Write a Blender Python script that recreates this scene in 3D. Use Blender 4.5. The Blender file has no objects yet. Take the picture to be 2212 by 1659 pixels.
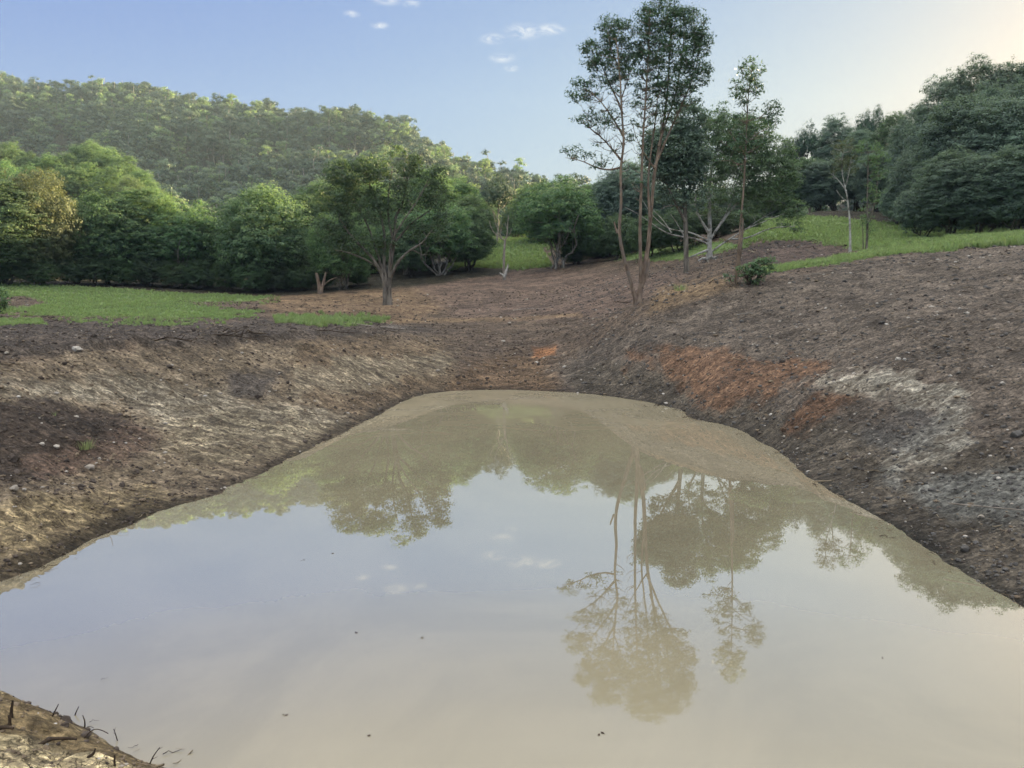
import bpy, math, random
import numpy as np
from mathutils import Vector, Matrix

SC = bpy.context.scene
COL = SC.collection
R = math.radians
rng = np.random.default_rng(7)
random.seed(7)

# ------------------------------------------------------------------ camera
PITCH = R(5.8)
CAMZ = 3.0
FOC = 1662.0            # focal length measured on a 2212 x 1659 view of the photograph
cd = bpy.data.cameras.new("camera")
cam = bpy.data.objects.new("camera", cd)
COL.objects.link(cam)
cam.location = (0, 0, CAMZ)
cam.rotation_euler = (R(90) - PITCH, 0, 0)
cd.sensor_width = 36.0
cd.lens = 36.0 * FOC / 2212.0
cd.clip_start = 0.1
cd.clip_end = 5000
SC.camera = cam

def ray(px, py):
    u = px - 1106.0; v = 829.5 - py
    return np.array([u, FOC * math.cos(PITCH) + v * math.sin(PITCH), v * math.cos(PITCH) - FOC * math.sin(PITCH)])

def P(px, py, Y):
    """point seen at (px, py) that stands Y metres ahead"""
    r = ray(px, py)
    return np.array([0, 0, CAMZ]) + r * (Y / r[1])

def P0(px, py, z=0.0):
    r = ray(px, py)
    return np.array([0, 0, CAMZ]) + r * ((z - CAMZ) / r[2])

def proj(x, y, z):
    """world -> photo view coordinates (vectorised)"""
    dz = z - CAMZ
    f = y * math.cos(PITCH) - dz * math.sin(PITCH)
    v = y * math.sin(PITCH) + dz * math.cos(PITCH)
    f = np.where(np.abs(f) < 1e-3, 1e-3, f)
    return 1106.0 + FOC * x / f, 829.5 - FOC * v / f, f

# ------------------------------------------------------------------ light
SUN_AZ = R(52.0)        # clockwise from the view direction
SUN_EL = R(14.0)
sd = bpy.data.lights.new("sun", 'SUN')
sun = bpy.data.objects.new("sun", sd)
COL.objects.link(sun)
sd.energy = 5.0
sd.angle = R(0.6)
sd.color = (1.0, 0.78, 0.40)
sdir = Vector((math.sin(SUN_AZ) * math.cos(SUN_EL), math.cos(SUN_AZ) * math.cos(SUN_EL), math.sin(SUN_EL)))
sun.rotation_euler = (-sdir).to_track_quat('-Z', 'Y').to_euler()

SC.view_settings.view_transform = 'Standard'
SC.view_settings.look = 'None'
SC.view_settings.gamma = 1.0
SC.view_settings.exposure = 2.4
SC.cycles.max_bounces = 6
SC.cycles.diffuse_bounces = 3
SC.cycles.glossy_bounces = 2
SC.cycles.transmission_bounces = 3
SC.cycles.transparent_max_bounces = 4
SC.cycles.volume_bounces = 0
SC.cycles.caustics_reflective = False
SC.cycles.caustics_refractive = False
SC.cycles.use_denoising = True
SC.cycles.use_adaptive_sampling = True
SC.cycles.adaptive_threshold = 0.01
SC.cycles.denoiser = 'OPENIMAGEDENOISE'
SC.cycles.denoising_prefilter = 'FAST'

class NT:
    """small helper for building node trees"""
    def __init__(self, tree):
        self.t = tree
        tree.nodes.clear()
    def n(self, typ, props=None, **ins):
        nd = self.t.nodes.new(typ)
        for k, v in (props or {}).items():
            setattr(nd, k, v)
        for k, v in ins.items():
            k2 = int(k[1:]) if k[0] == 'i' and k[1:].isdigit() else k.replace('_', ' ')
            self.set(nd.inputs[k2], v)
        return nd
    def set(self, sock, v):
        if isinstance(v, bpy.types.NodeSocket):
            self.t.links.new(v, sock)
        elif isinstance(v, bpy.types.Node):
            self.t.links.new(v.outputs[0], sock)
        else:
            sock.default_value = v
    def math(self, op, a, b=0.0, c=None, clamp=False):
        nd = self.n('ShaderNodeMath', {'operation': op, 'use_clamp': clamp}, i0=a, i1=b)
        if c is not None:
            self.set(nd.inputs[2], c)
        return nd.outputs[0]
    def mix(self, f, a, b, typ='MIX'):
        nd = self.n('ShaderNodeMix', {'data_type': 'RGBA', 'blend_type': typ})
        self.set(nd.inputs[0], f); self.set(nd.inputs[6], a); self.set(nd.inputs[7], b)
        return nd.outputs[2]
    def noise(self, vec, scale, detail=4, rough=0.55, dist=0.0):
        nd = self.n('ShaderNodeTexNoise', None, Scale=scale, Detail=detail, Roughness=rough, Distortion=dist)
        if vec is not None:
            self.set(nd.inputs['Vector'], vec)
        return nd.outputs[0]
    def ramp(self, v, a, b, lo=0.0, hi=1.0, smooth=True):
        nd = self.n('ShaderNodeMapRange', {'interpolation_type': 'SMOOTHSTEP' if smooth else 'LINEAR'})
        self.set(nd.inputs['Value'], v)
        for k, q in (('From Min', a), ('From Max', b), ('To Min', lo), ('To Max', hi)):
            self.set(nd.inputs[k], q)
        return nd.outputs[0]

# sky
w = bpy.data.worlds.new("World")
SC.world = w
w.use_nodes = True
W = NT(w.node_tree)
sky = W.n('ShaderNodeTexSky', {'sky_type': 'NISHITA', 'sun_disc': False, 'sun_elevation': SUN_EL, 'sun_rotation': SUN_AZ,
                               'altitude': 50.0, 'air_density': 1.0, 'dust_density': 0.9, 'ozone_density': 1.6})
geo = W.n('ShaderNodeTexCoord')
dirv = geo.outputs['Generated']
sep = W.n('ShaderNodeSeparateXYZ', None, Vector=dirv)
cl = None
for (px, py, rad) in ((1130, 68, .030), (1185, 64, .022), (1205, 66, .014), (1065, 84, .020), (1085, 125, .020), (1105, 148, .012), (890, 8, .014), (835, -2, .022), (760, 30, .012), (820, 55, .014)):
    d = ray(px, py); d = d / np.linalg.norm(d)
    sc_ = W.n('ShaderNodeVectorMath', {'operation': 'MULTIPLY'}, i0=dirv); sc_.inputs[1].default_value = (1, 1, 2.6)
    ds = W.n('ShaderNodeVectorMath', {'operation': 'DISTANCE'}, i0=sc_.outputs[0])
    ds.inputs[1].default_value = (d[0], d[1], d[2] * 2.6)
    m = W.ramp(ds.outputs['Value'], rad * 1.0, 0.0)
    cl = m if cl is None else W.math('MAXIMUM', cl, m)
cnm = W.n('ShaderNodeMapping', None, Vector=dirv); cnm.inputs['Scale'].default_value = (1, 1, 2.4)
cn = W.noise(cnm.outputs[0], 46.0, 7, 0.68, 0.9)
cl = W.math('MULTIPLY', cl, W.ramp(cn, 0.38, 0.60))
# thin cirrus high overhead
pl = W.n('ShaderNodeVectorMath', {'operation': 'DIVIDE'}, i0=dirv)
cz = W.math('MAXIMUM', sep.outputs[2], 0.08)
cmb = W.n('ShaderNodeCombineXYZ', None, X=cz, Y=cz, Z=1.0)
W.set(pl.inputs[1], cmb)
mp = W.n('ShaderNodeMapping', None, Vector=pl.outputs[0])
mp.inputs['Rotation'].default_value = (0, 0, R(62)); mp.inputs['Scale'].default_value = (0.7, 3.6, 0.2)
ci = W.ramp(W.noise(mp.outputs[0], 1.3, 6, 0.6, 0.8), 0.50, 0.80)
ci = W.math('MULTIPLY', ci, W.ramp(sep.outputs[2], 0.38, 0.60, 0.0, 0.9))
cl = W.math('MAXIMUM', cl, ci, clamp=True)
SKY_S = 0.15
VEIL_FILL = 0.95
# the camera's soft shoulder on the bright side of the sky
sx = W.n('ShaderNodeSeparateColor', None, Color=sky.outputs[0])
chs = []
for i, (g_, k_) in enumerate(((.50, 1.9), (.61, .86), (7.0, .362))):
    c_ = W.math('MULTIPLY', sx.outputs[i], SKY_S * g_)
    chs.append(W.math('DIVIDE', W.math('DIVIDE', c_, SKY_S), W.math('ADD', 1.0, W.math('DIVIDE', c_, k_))))
cold = W.n('ShaderNodeCombineColor', None, Red=chs[0], Green=chs[1], Blue=chs[2]).outputs[0]
cold = W.mix(W.math('MULTIPLY', cl, 0.7), cold, (.47 / SKY_S, .475 / SKY_S, .48 / SKY_S, 1.0))
# unseen milky cloud veil above the picture, added bright to light the ground
vmod = W.math('ADD', 0.0, W.ramp(W.noise(mp.outputs[0], .9, 4, .6, .6), .30, .70, .62, 1.35))
vl = VEIL_FILL / SKY_S
cold = W.mix(W.ramp(sep.outputs[2], 0.42, 0.74), cold, W.n('ShaderNodeVectorMath', {'operation': 'SCALE'}, i0=(vl * 1.0, vl * .985, vl * .95), Scale=vmod).outputs[0])
bg = W.n('ShaderNodeBackground', None, Color=cold, Strength=SKY_S * 0.385)
wo = W.n('ShaderNodeOutputWorld', None, Surface=bg.outputs[0])

# ------------------------------------------------------------------ helpers
def tag(o, label=None, cat=None, group=None, kind=None):
    if label: o['label'] = label
    if cat: o['category'] = cat
    if group: o['group'] = group
    if kind: o['kind'] = kind
    return o

def mesh(name, V, F, mats, mi=None, smooth=False, attrs=None):
    V = np.asarray(V, dtype=np.float32); F = np.asarray(F, dtype=np.int32)
    me = bpy.data.meshes.new(name)
    me.vertices.add(len(V)); me.vertices.foreach_set('co', V.ravel())
    k = F.shape[1]
    me.loops.add(F.size); me.loops.foreach_set('vertex_index', F.ravel())
    me.polygons.add(len(F))
    me.polygons.foreach_set('loop_start', np.arange(0, F.size, k, dtype=np.int32))
    me.polygons.foreach_set('loop_total', np.full(len(F), k, dtype=np.int32))
    if mi is not None:
        me.polygons.foreach_set('material_index', np.asarray(mi, dtype=np.int32))
    me.polygons.foreach_set('use_smooth', np.full(len(F), bool(smooth)) if np.isscalar(smooth) or isinstance(smooth, bool) else smooth)
    for m in (mats if isinstance(mats, (list, tuple)) else [mats]):
        me.materials.append(m)
    for an, (dom, typ, arr) in (attrs or {}).items():
        a = me.attributes.new(an, typ, dom)
        a.data.foreach_set('color' if 'COLOR' in typ else ('value' if typ == 'FLOAT' else 'vector'), np.asarray(arr, dtype=np.float32).ravel())
    me.update()
    me.validate()
    return me

def link(name, data, parent=None, loc=(0, 0, 0), rz=0.0, scale=(1, 1, 1)):
    o = bpy.data.objects.new(name, data)
    COL.objects.link(o)
    o.location = loc
    o.rotation_euler = (0, 0, rz)
    o.scale = scale
    if parent is not None:
        o.parent = parent
    return o

def _hash(ix, iy, s):
    h = (ix.astype(np.int64) * 374761393 + iy.astype(np.int64) * 668265263 + s * 974711) & 0x7fffffff
    h = ((h ^ (h >> 13)) * 1274126177) & 0x7fffffff
    return ((h ^ (h >> 16)) & 0xffff) / 65535.0

def vnoise(x, y, s=0):
    ix = np.floor(x); iy = np.floor(y)
    fx = x - ix; fy = y - iy
    fx = fx * fx * (3 - 2 * fx); fy = fy * fy * (3 - 2 * fy)
    ix = ix.astype(np.int64); iy = iy.astype(np.int64)
    a = _hash(ix, iy, s); b = _hash(ix + 1, iy, s); c = _hash(ix, iy + 1, s); d = _hash(ix + 1, iy + 1, s)
    return (a * (1 - fx) + b * fx) * (1 - fy) + (c * (1 - fx) + d * fx) * fy

def fbm(x, y, oct=4, s=0, g=0.5):
    t = 0; a = 1.0; n = 0
    for o in range(oct):
        t = t + a * vnoise(x * 2 ** o + 13.7 * o, y * 2 ** o - 7.1 * o, s + o)
        n += a; a *= g
    return t / n

def sstep(a, b, x):
    t = np.clip((x - a) / (b - a), 0, 1)
    return t * t * (3 - 2 * t)

# ------------------------------------------------------------------ terrain height field
EDGE = [(-260, 1360), (-120, 1308), (0, 1258), (105, 1215), (190, 1172), (280, 1135), (360, 1100), (440, 1075), (500, 1050), (560, 1025), (630, 988), (700, 955), (770, 920), (830, 890),
        (870, 868), (905, 855), (960, 846), (1020, 843), (1100, 842), (1180, 845), (1260, 850), (1330, 858), (1400, 869), (1480, 890), (1550, 915), (1620, 940),
        (1665, 966), (1700, 990), (1755, 1037), (1830, 1080), (1930, 1135), (2030, 1200), (2120, 1260), (2212, 1315), (2330, 1390)]
NEAR = [(-160, 1455), (-60, 1480), (0, 1505), (60, 1522), (100, 1540), (200, 1590), (300, 1635), (345, 1662)]
ctrl = []
edge_w = [P0(px, py, 0.0) for px, py in EDGE]
near_w = [P0(px, py, 0.0) for px, py in NEAR]
near_w += [np.array(q + (0.0,)) for q in ((-1.0, 4.25), (0.5, 3.9), (2.2, 3.9), (4.0, 4.4))]
ring = edge_w + [np.array((5.6, 5.6, 0.0))] + near_w[::-1]
cen = np.array([0.0, 11.0, 0.0])
for i, p in enumerate(edge_w):
    ctrl.append(p)
    # direction into the pond
    a = edge_w[max(i - 1, 0)]; b = edge_w[min(i + 1, len(edge_w) - 1)]
    t = b - a; nrm = np.array([t[1], -t[0], 0]); nrm /= np.linalg.norm(nrm)
    if i % 2 == 0:
        q = p + nrm * 1.2; q[2] = -0.45; ctrl.append(q)
for i, p in enumerate(near_w):
    ctrl.append(p)
for q in ((0, 8, -1.3), (0, 14, -1.6), (1, 20, -1.0), (-3, 10, -.9), (2.5, 8, -1.0), (1, 5.2, -.45), (-1.5, 5.8, -.5), (-4.3, 6.9, -.5), (-4.9, 6.3, -.4), (-3.2, 5.9, -.4), (-2.4, 5.3, -.3), (-5.2, 7.2, -.3), (-4.6, 7.9, -.35),
          (0, 0, 1.35), (-2, 2.6, .75), (-4, 4.2, .62), (-7, 5.6, .6), (-12, 8, 1.0), (3, 1.5, .95), (7, 3.8, .9), (10, 2.5, 2.0), (0, -8, 1.4), (12, -8, 3.0), (-12, -8, 1.2),
          (-30, 5, 1.9), (-30, -30, 1.0), (30, -30, 4), (40, 8, 7), (0, -60, -2), (-90, 0, 2.5), (90, 0, 16), (-90, -90, 0), (90, -90, 8), (0, -300, -8), (-300, -200, 0), (300, -200, 40)):
    ctrl.append(np.array(q, float))
for px, py, Y in (
    # left bench and cut
    (-200, 785, 13.5), (0, 765, 15.5), (220, 745, 18.5), (440, 735, 21.5), (650, 722, 26), (830, 710, 32),
    (0, 900, 12.0), (0, 1060, 9.7), (220, 900, 15.0), (220, 1040, 11.7), (440, 850, 18.2), (440, 960, 14.6), (650, 810, 22.6), (650, 900, 18.3), (830, 780, 27.5), (-200, 1000, 10.3),
    (0, 735, 20), (300, 722, 26), (560, 705, 34), (0, 700, 29), (300, 690, 36), (-300, 700, 27),
    (0, 655, 42), (300, 650, 50), (-300, 640, 45), (560, 660, 50), (0, 605, 62), (300, 615, 65), (480, 625, 66), (-400, 600, 60),
    # gully and far soil
    (1060, 790, 31), (1050, 750, 36), (1000, 712, 42), (950, 682, 50), (838, 660, 52), (700, 660, 54), (1150, 755, 35), (1180, 702, 43), (1260, 690, 42), (1260, 760, 32), (1330, 790, 27.6),
    (600, 636, 62), (720, 628, 62), (870, 615, 64), (960, 596, 67), (1087, 605, 67), (1087, 577, 76), (1000, 578, 76), (1050, 515, 104), (1140, 560, 84),
    (1200, 580, 71), (1320, 556, 75), (1250, 620, 58), (1400, 600, 50), (1450, 570, 58), (1480, 588, 49), (1530, 561, 53),
    (1375, 658, 32.7), (1375, 700, 29.6), (1375, 760, 27), (1590, 622, 29.5),
    # right slope
    (1755, 850, 17.0), (1755, 750, 21.5), (1755, 650, 27), (1700, 578, 34), (1950, 546, 34), (2212, 526, 33), (2400, 505, 34),
    (2212, 800, 14.6), (2212, 1000, 10.9), (2212, 650, 20.5), (1950, 700, 20.5), (1950, 850, 15.2), (1950, 960, 13.1), (1560, 840, 20.8), (1560, 760, 24), (1560, 690, 27.5), (1480, 800, 24.2), (2500, 700, 15),
    (1650, 540, 47), (1836, 545, 43), (1610, 500, 60), (1780, 456, 75), (1950, 500, 60), (2100, 515, 50), (2212, 508, 46), (2500, 460, 60), (1650, 480, 70)):
    ctrl.append(P(px, py, Y))
# land behind the tree belts
for q in ((-70, 85, 6), (-40, 90, 6), (-90, 125, 17), (-62, 122, 15), (-45, 118, 11), (-30, 110, 8), (-10, 120, 9), (10, 110, 12), (30, 100, 13), (50, 95, 14), (70, 70, 14), (40, 140, 15),
          (-150, 120, 20)):
    ctrl.append(np.array(q, float))
SKYL = [(-500, 90, 420), (-200, 120, 410), (0, 145, 400), (40, 155, 400), (68, 180, 400), (88, 176, 400), (120, 190, 400), (165, 197, 400), (187, 178, 398), (213, 166, 396), (299, 172, 394), (358, 189, 392), (463, 210, 388), (515, 208, 386), (616, 229, 380), (680, 236, 375), (760, 230, 360), (835, 234, 345), (900, 268, 330),
        (960, 312, 310), (1060, 342, 280), (1120, 362, 260), (1200, 384, 245), (1290, 394, 235), (1380, 398, 225)]
for px, py, Y in SKYL:
    q = P(px, py, Y); q[2] -= 13.0; ctrl.append(q)
    b = q.copy() * 1.35; b[2] = q[2] * 0.75; ctrl.append(b)
    if px <= 960:
        mm = P(px, (py + 450) / 2, 300 if px < 900 else 250); mm[2] -= 11; ctrl.append(mm)
        ft = P(px, 490, 195 if px < 900 else 170); ft[2] -= 10; ctrl.append(ft)
    else:
        ft = P(px, 485, 150); ft[2] -= 10; ctrl.append(ft)
for q in ((60, 200, 18), (88, 210, 30), (108, 190, 37), (130, 215, 42), (190, 215, 64), (260, 180, 76), (320, 100, 76), (60, 150, 13), (105, 140, 24), (150, 118, 60), (205, 60, 68), (180, 0, 60), (150, 300, 32), (260, 300, 60), (400, 250, 90),
          (90, 110, 14), (500, 500, 60), (0, 600, 50), (-500, 500, 90), (-600, 0, 60), (600, 0, 90), (600, -600, 60), (-600, -600, 0)):
    ctrl.append(np.array(q, float))
CT = np.array(ctrl)
_c = 0.7
def _phi(r2): return -np.sqrt(r2 + _c * _c)
_D = ((CT[:, None, :2] - CT[None, :, :2]) ** 2).sum(-1)
_n = len(CT)
_A = np.zeros((_n + 3, _n + 3))
_A[:_n, :_n] = _phi(_D) - np.eye(_n) * 0.02
_A[:_n, _n] = 1; _A[:_n, _n + 1:] = CT[:, :2] / 100.0
_A[_n, :_n] = 1; _A[_n + 1:, :_n] = CT[:, :2].T / 100.0
_b = np.zeros(_n + 3); _b[:_n] = CT[:, 2]
_w = np.linalg.solve(_A, _b)

def height0(x, y):
    x = np.asarray(x, float); y = np.asarray(y, float)
    sh = x.shape; x = x.ravel(); y = y.ravel()
    out = np.empty(len(x))
    for i in range(0, len(x), 40000):
        xs = x[i:i + 40000, None]; ys = y[i:i + 40000, None]
        r2 = (xs - CT[None, :, 0]) ** 2 + (ys - CT[None, :, 1]) ** 2
        out[i:i + 40000] = _phi(r2) @ _w[:_n] + _w[_n] + _w[_n + 1] * xs[:, 0] / 100 + _w[_n + 2] * ys[:, 0] / 100
    # gullies and spurs of the wooded hill
    d = np.hypot(x, y)
    k = sstep(170, 300, d)
    qx, qy, qf = proj(x, y, out + 13)
    sky_y = np.interp(qx, [q[0] for q in SKYL], [q[1] for q in SKYL])
    k = k * sstep(5, 80, qy - sky_y)
    out = out + k * ((fbm(x / 62.0, y / 62.0, 3, 5) - 0.5) * 34)
    return out.reshape(sh)

def H(x, y):
    return float(height0(np.array([x]), np.array([y]))[0])

# ------------------------------------------------------------------ what covers the ground, by place
def lin(r, g, b):
    return np.array([((c / 255.0) / 12.92 if c < 10 else ((c / 255.0 + .055) / 1.055) ** 2.4) for c in (r, g, b)])

def inpoly(px, py, poly, soft, wob=0):
    """soft mask of a polygon; soft in view units"""
    poly = np.array(poly, float)
    n = len(poly)
    inside = np.zeros(px.shape, bool)
    dmin = np.full(px.shape, 1e9)
    for i in range(n):
        x1, y1 = poly[i]; x2, y2 = poly[(i + 1) % n]
        c = ((y1 > py) != (y2 > py)) & (px < (x2 - x1) * (py - y1) / (y2 - y1 + 1e-9) + x1)
        inside ^= c
        dx, dy = x2 - x1, y2 - y1
        t = np.clip(((px - x1) * dx + (py - y1) * dy) / (dx * dx + dy * dy + 1e-9), 0, 1)
        dmin = np.minimum(dmin, np.hypot(px - x1 - t * dx, (py - y1 - t * dy) * 1.0))
    sd_ = np.where(inside, dmin, -dmin) + wob
    return sstep(-soft, soft, sd_)

SOIL = lin(104, 90, 80)
ZONES = [
    # name, polygon in the view, softness, wobble, colour, strength
    (((-700, 1500), (-700, 740), (0, 775), (220, 752), (440, 742), (650, 728), (830, 716), (960, 740), (1010, 850), (900, 870), (700, 980), (300, 1150), (0, 1290)), 26, 22, lin(136, 122, 106), .9),
    (((640, 735), (830, 722), (960, 745), (1010, 850), (830, 884), (690, 955), (560, 1010), (500, 1000), (640, 900), (640, 800)), 18, 26, lin(120, 103, 86), .8),
    (((-300, 700), (0, 690), (500, 690), (840, 690), (990, 720), (850, 722), (640, 734), (430, 748), (200, 760), (0, 778), (-300, 790)), 8, 8, lin(86, 78, 74), .9),
    (((-60, 820), (180, 825), (420, 850), (620, 880), (760, 900), (640, 960), (400, 950), (250, 880), (-60, 860)), 22, 34, lin(188, 178, 162), .75),
    (((380, 905), (560, 890), (760, 930), (640, 985), (460, 1020), (330, 960)), 20, 30, lin(188, 174, 150), .65),
    (((640, 800), (790, 772), (980, 768), (960, 800), (800, 835), (640, 850)), 14, 22, lin(184, 172, 152), .6),
    (((490, 810), (620, 800), (560, 870), (500, 850)), 14, 14, lin(82, 76, 74), .9),
    (((-200, 860), (120, 862), (250, 890), (300, 940), (200, 985), (100, 1050), (-200, 1080)), 16, 26, lin(70, 60, 55), .95),
    (((60, 1000), (260, 930), (360, 940), (250, 1010), (80, 1040)), 18, 20, lin(120, 100, 90), .8),
    (((-200, 1090), (120, 1080), (330, 1050), (380, 1080), (140, 1160), (0, 1215), (-200, 1240)), 18, 26, lin(194, 174, 136), .6),
    # dark wet rim of the left bank
    (((-200, 1250), (0, 1215), (150, 1150), (300, 1080), (420, 1070), (440, 1078), (280, 1140), (100, 1220), (0, 1262), (-200, 1340)), 8, 12, lin(84, 74, 60), .9),
    (((460, 1060), (600, 985), (740, 915), (860, 858), (960, 838), (960, 850), (830, 895), (640, 985), (450, 1078)), 6, 10, lin(92, 82, 70), .85),
    # head of the gully
    (((960, 850), (1000, 790), (1120, 760), (1230, 790), (1200, 850)), 14, 16, lin(112, 92, 74), .9),
    (((1150, 752), (1205, 746), (1200, 772), (1150, 770)), 6, 6, lin(160, 112, 78), .8),
    (((540, 640), (720, 632), (900, 620), (1010, 650), (900, 690), (600, 684)), 12, 14, lin(146, 122, 100), .8),
    (((880, 610), (1100, 580), (1500, 590), (1300, 690), (1000, 690)), 14, 14, lin(116, 98, 90), .8),
    (((820, 690), (1100, 685), (1250, 676), (1260, 684), (1060, 695), (820, 698)), 3, 2, lin(150, 126, 100), .55),
    (((1420, 625), (1560, 600), (1600, 625), (1400, 675)), 10, 10, lin(150, 126, 100), .7),
    # right hand slope
    (((1250, 850), (1180, 800), (1380, 700), (1600, 620), (1960, 540), (2700, 470), (2700, 1700), (2212, 1350), (1700, 1000), (1480, 900)), 22, 12, lin(112, 102, 95), .9),
    (((1250, 850), (1200, 800), (1400, 780), (1700, 900), (2000, 940), (2300, 1000), (2300, 1400), (2212, 1320), (1700, 1000), (1480, 895)), 20, 16, lin(94, 87, 79), .8),
    (((1350, 762), (1400, 754), (1480, 755), (1540, 768), (1700, 772), (1790, 785), (1770, 806), (1700, 838), (1640, 862), (1590, 892), (1548, 900), (1500, 862), (1470, 820), (1360, 785)), 14, 30, lin(130, 98, 77), .75),
    (((1700, 935), (1740, 880), (1800, 838), (1880, 822), (1880, 848), (1800, 886), (1720, 935)), 12, 22, lin(130, 98, 78), .75),
    (((1780, 825), (1880, 802), (1990, 818), (2080, 855), (2050, 872), (1930, 862), (1850, 850), (1790, 845)), 15, 36, lin(204, 198, 187), .65),
    (((2060, 860), (2085, 870), (2080, 940), (2100, 985), (2000, 1020), (1930, 1000), (2000, 930)), 16, 36, lin(196, 192, 184), .5),
    (((1850, 905), (1990, 885), (2050, 900), (2000, 985), (1880, 960)), 16, 22, lin(80, 82, 86), .5),
    (((1900, 1040), (2250, 980), (2260, 1140), (2060, 1120)), 20, 30, lin(128, 130, 130), .6),
    (((1730, 1030), (1800, 1045), (2030, 1180), (2212, 1300), (2212, 1330), (1900, 1130)), 8, 14, lin(78, 74, 68), .9),
    (((1755, 1090), (1850, 1105), (1960, 1160), (1890, 1160)), 8, 10, lin(120, 112, 98), .7),
    # behind the crest
    (((1600, 530), (1740, 520), (1830, 545), (1780, 562), (1600, 570)), 6, 6, lin(98, 84, 80), .9),
    # near bank
    (((-400, 1460), (0, 1500), (200, 1585), (350, 1662), (500, 1900), (-400, 1900)), 6, 10, lin(226, 208, 170), .9),
    (((-200, 1470), (0, 1500), (120, 1545), (300, 1640), (360, 1670), (330, 1680), (180, 1620), (90, 1600), (0, 1580), (-200, 1560)), 8, 22, lin(112, 92, 66), .8),
]
GRASS = [
    (((-700, 560), (0, 585), (300, 600), (520, 620), (600, 640), (560, 655), (480, 663), (560, 676), (500, 690), (380, 696), (180, 694), (80, 680), (-60, 676), (-700, 690)), 10, 17, .85),
    (((590, 683), (700, 682), (800, 686), (845, 694), (760, 700), (600, 697)), 5, 9, .8),
    (((-300, 690), (0, 690), (80, 690), (100, 700), (0, 706), (-300, 715)), 3, 5, .9),
    (((960, 590), (1010, 510), (1060, 480), (1160, 500), (1190, 575), (1120, 583), (1000, 578)), 5, 4, 1.0),
    (((1440, 566), (1320, 560), (1380, 540), (1560, 520), (1640, 530)), 6, 5, .7),
    (((1590, 540), (1640, 440), (1990, 440), (2700, 380), (2700, 500), (2212, 524), (2010, 545), (1860, 546), (1830, 534), (1740, 516), (1640, 520)), 7, 10, .9),
    (((1640, 578), (1780, 562), (1880, 548), (1990, 534), (2240, 512), (2600, 470), (2600, 510), (2212, 527), (1960, 547), (1800, 570), (1650, 590)), 3, 4, 1.0),
]
NOGRASS = [(((-60, 640), (60, 640), (105, 654), (60, 666), (-60, 666)), 5, 6, .9), (((400, 652), (560, 650), (560, 662), (440, 664)), 4, 5, .8), (((40, 682), (330, 684), (560, 690), (300, 694), (60, 690)), 3, 4, .6)]

def cover(x, y, z):
    """albedo, grass and clay weights of the ground at each point"""
    px, py, f = proj(x, y, z)
    ok = f > 0.8
    px = np.where(ok, px, -5000); py = np.where(ok, py, 5000)
    # patches are torn along the fall of the slope
    wx = x / (0.25 + 0.03 * np.maximum(f, 1)); wy = y / (0.25 + 0.03 * np.maximum(f, 1))
    nz = (fbm(x * 1.1, y * 0.7, 5, 21, .62) - 0.5) * 2.2
    nz2 = (fbm(x * 3.1 + 50, y * 2.0, 4, 31, .6) - 0.5) * 2.2
    col = np.tile(SOIL, (len(x), 1))
    n1 = fbm(x * .35, y * .35, 4, 3)
    col = col * (0.82 + 0.36 * n1)[:, None]
    clay = np.zeros(len(x))
    for poly, soft, wob, c, st in ZONES:
        m = inpoly(px, py, poly, soft, wob * (nz + 0.8 * nz2)) * st
        col = col * (1 - m[:, None]) + c * m[:, None]
        if c.mean() > 0.33:
            clay = np.maximum(clay, m)
        else:
            clay = clay * (1 - m)
    g = np.zeros(len(x))
    for poly, soft, wob, st in GRASS:
        g = np.maximum(g, inpoly(px, py, poly, soft, wob * (nz + .5 * nz2)) * st)
    for poly, soft, wob, st in NOGRASS:
        g = g * (1 - inpoly(px, py, poly, soft, wob * nz) * st)
    far = sstep(78, 105, np.hypot(x, y)); out = (~ok) | (px < -700) | (px > 2900)
    g = np.maximum(g, np.where(py < 640, far, 0))
    g = np.where(out & (y > -4) & (np.hypot(x, y) < 20), 0, np.where(out, .8, g))
    # leaf litter under the belts and the forest
    Lx = np.array([-60, -30, -15, -6, 2, 5, 9, 12, 22, 30, 38, 60.]); Ly = np.array([57, 60, 60.5, 63, 74, 110, 72, 73, 80, 66, 52, 40.])
    under = sstep(-.5, 1.5, y - np.interp(x, Lx, Ly) + nz)
    meadow = inpoly(px, py, ((960, 590), (1010, 510), (1060, 480), (1160, 500), (1190, 575), (1120, 583), (1000, 578)), 3)
    under = under * (1 - meadow) * (y > 0)
    g = g * (1 - under)
    col = col * (1 - under[:, None]) + np.array([.045, .040, .028]) * under[:, None]
    wet = np.exp(-np.maximum(z, 0) / 0.09)
    col = col * (1 - 0.45 * wet[:, None])
    return col, np.clip(g, 0, 1), clay

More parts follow.
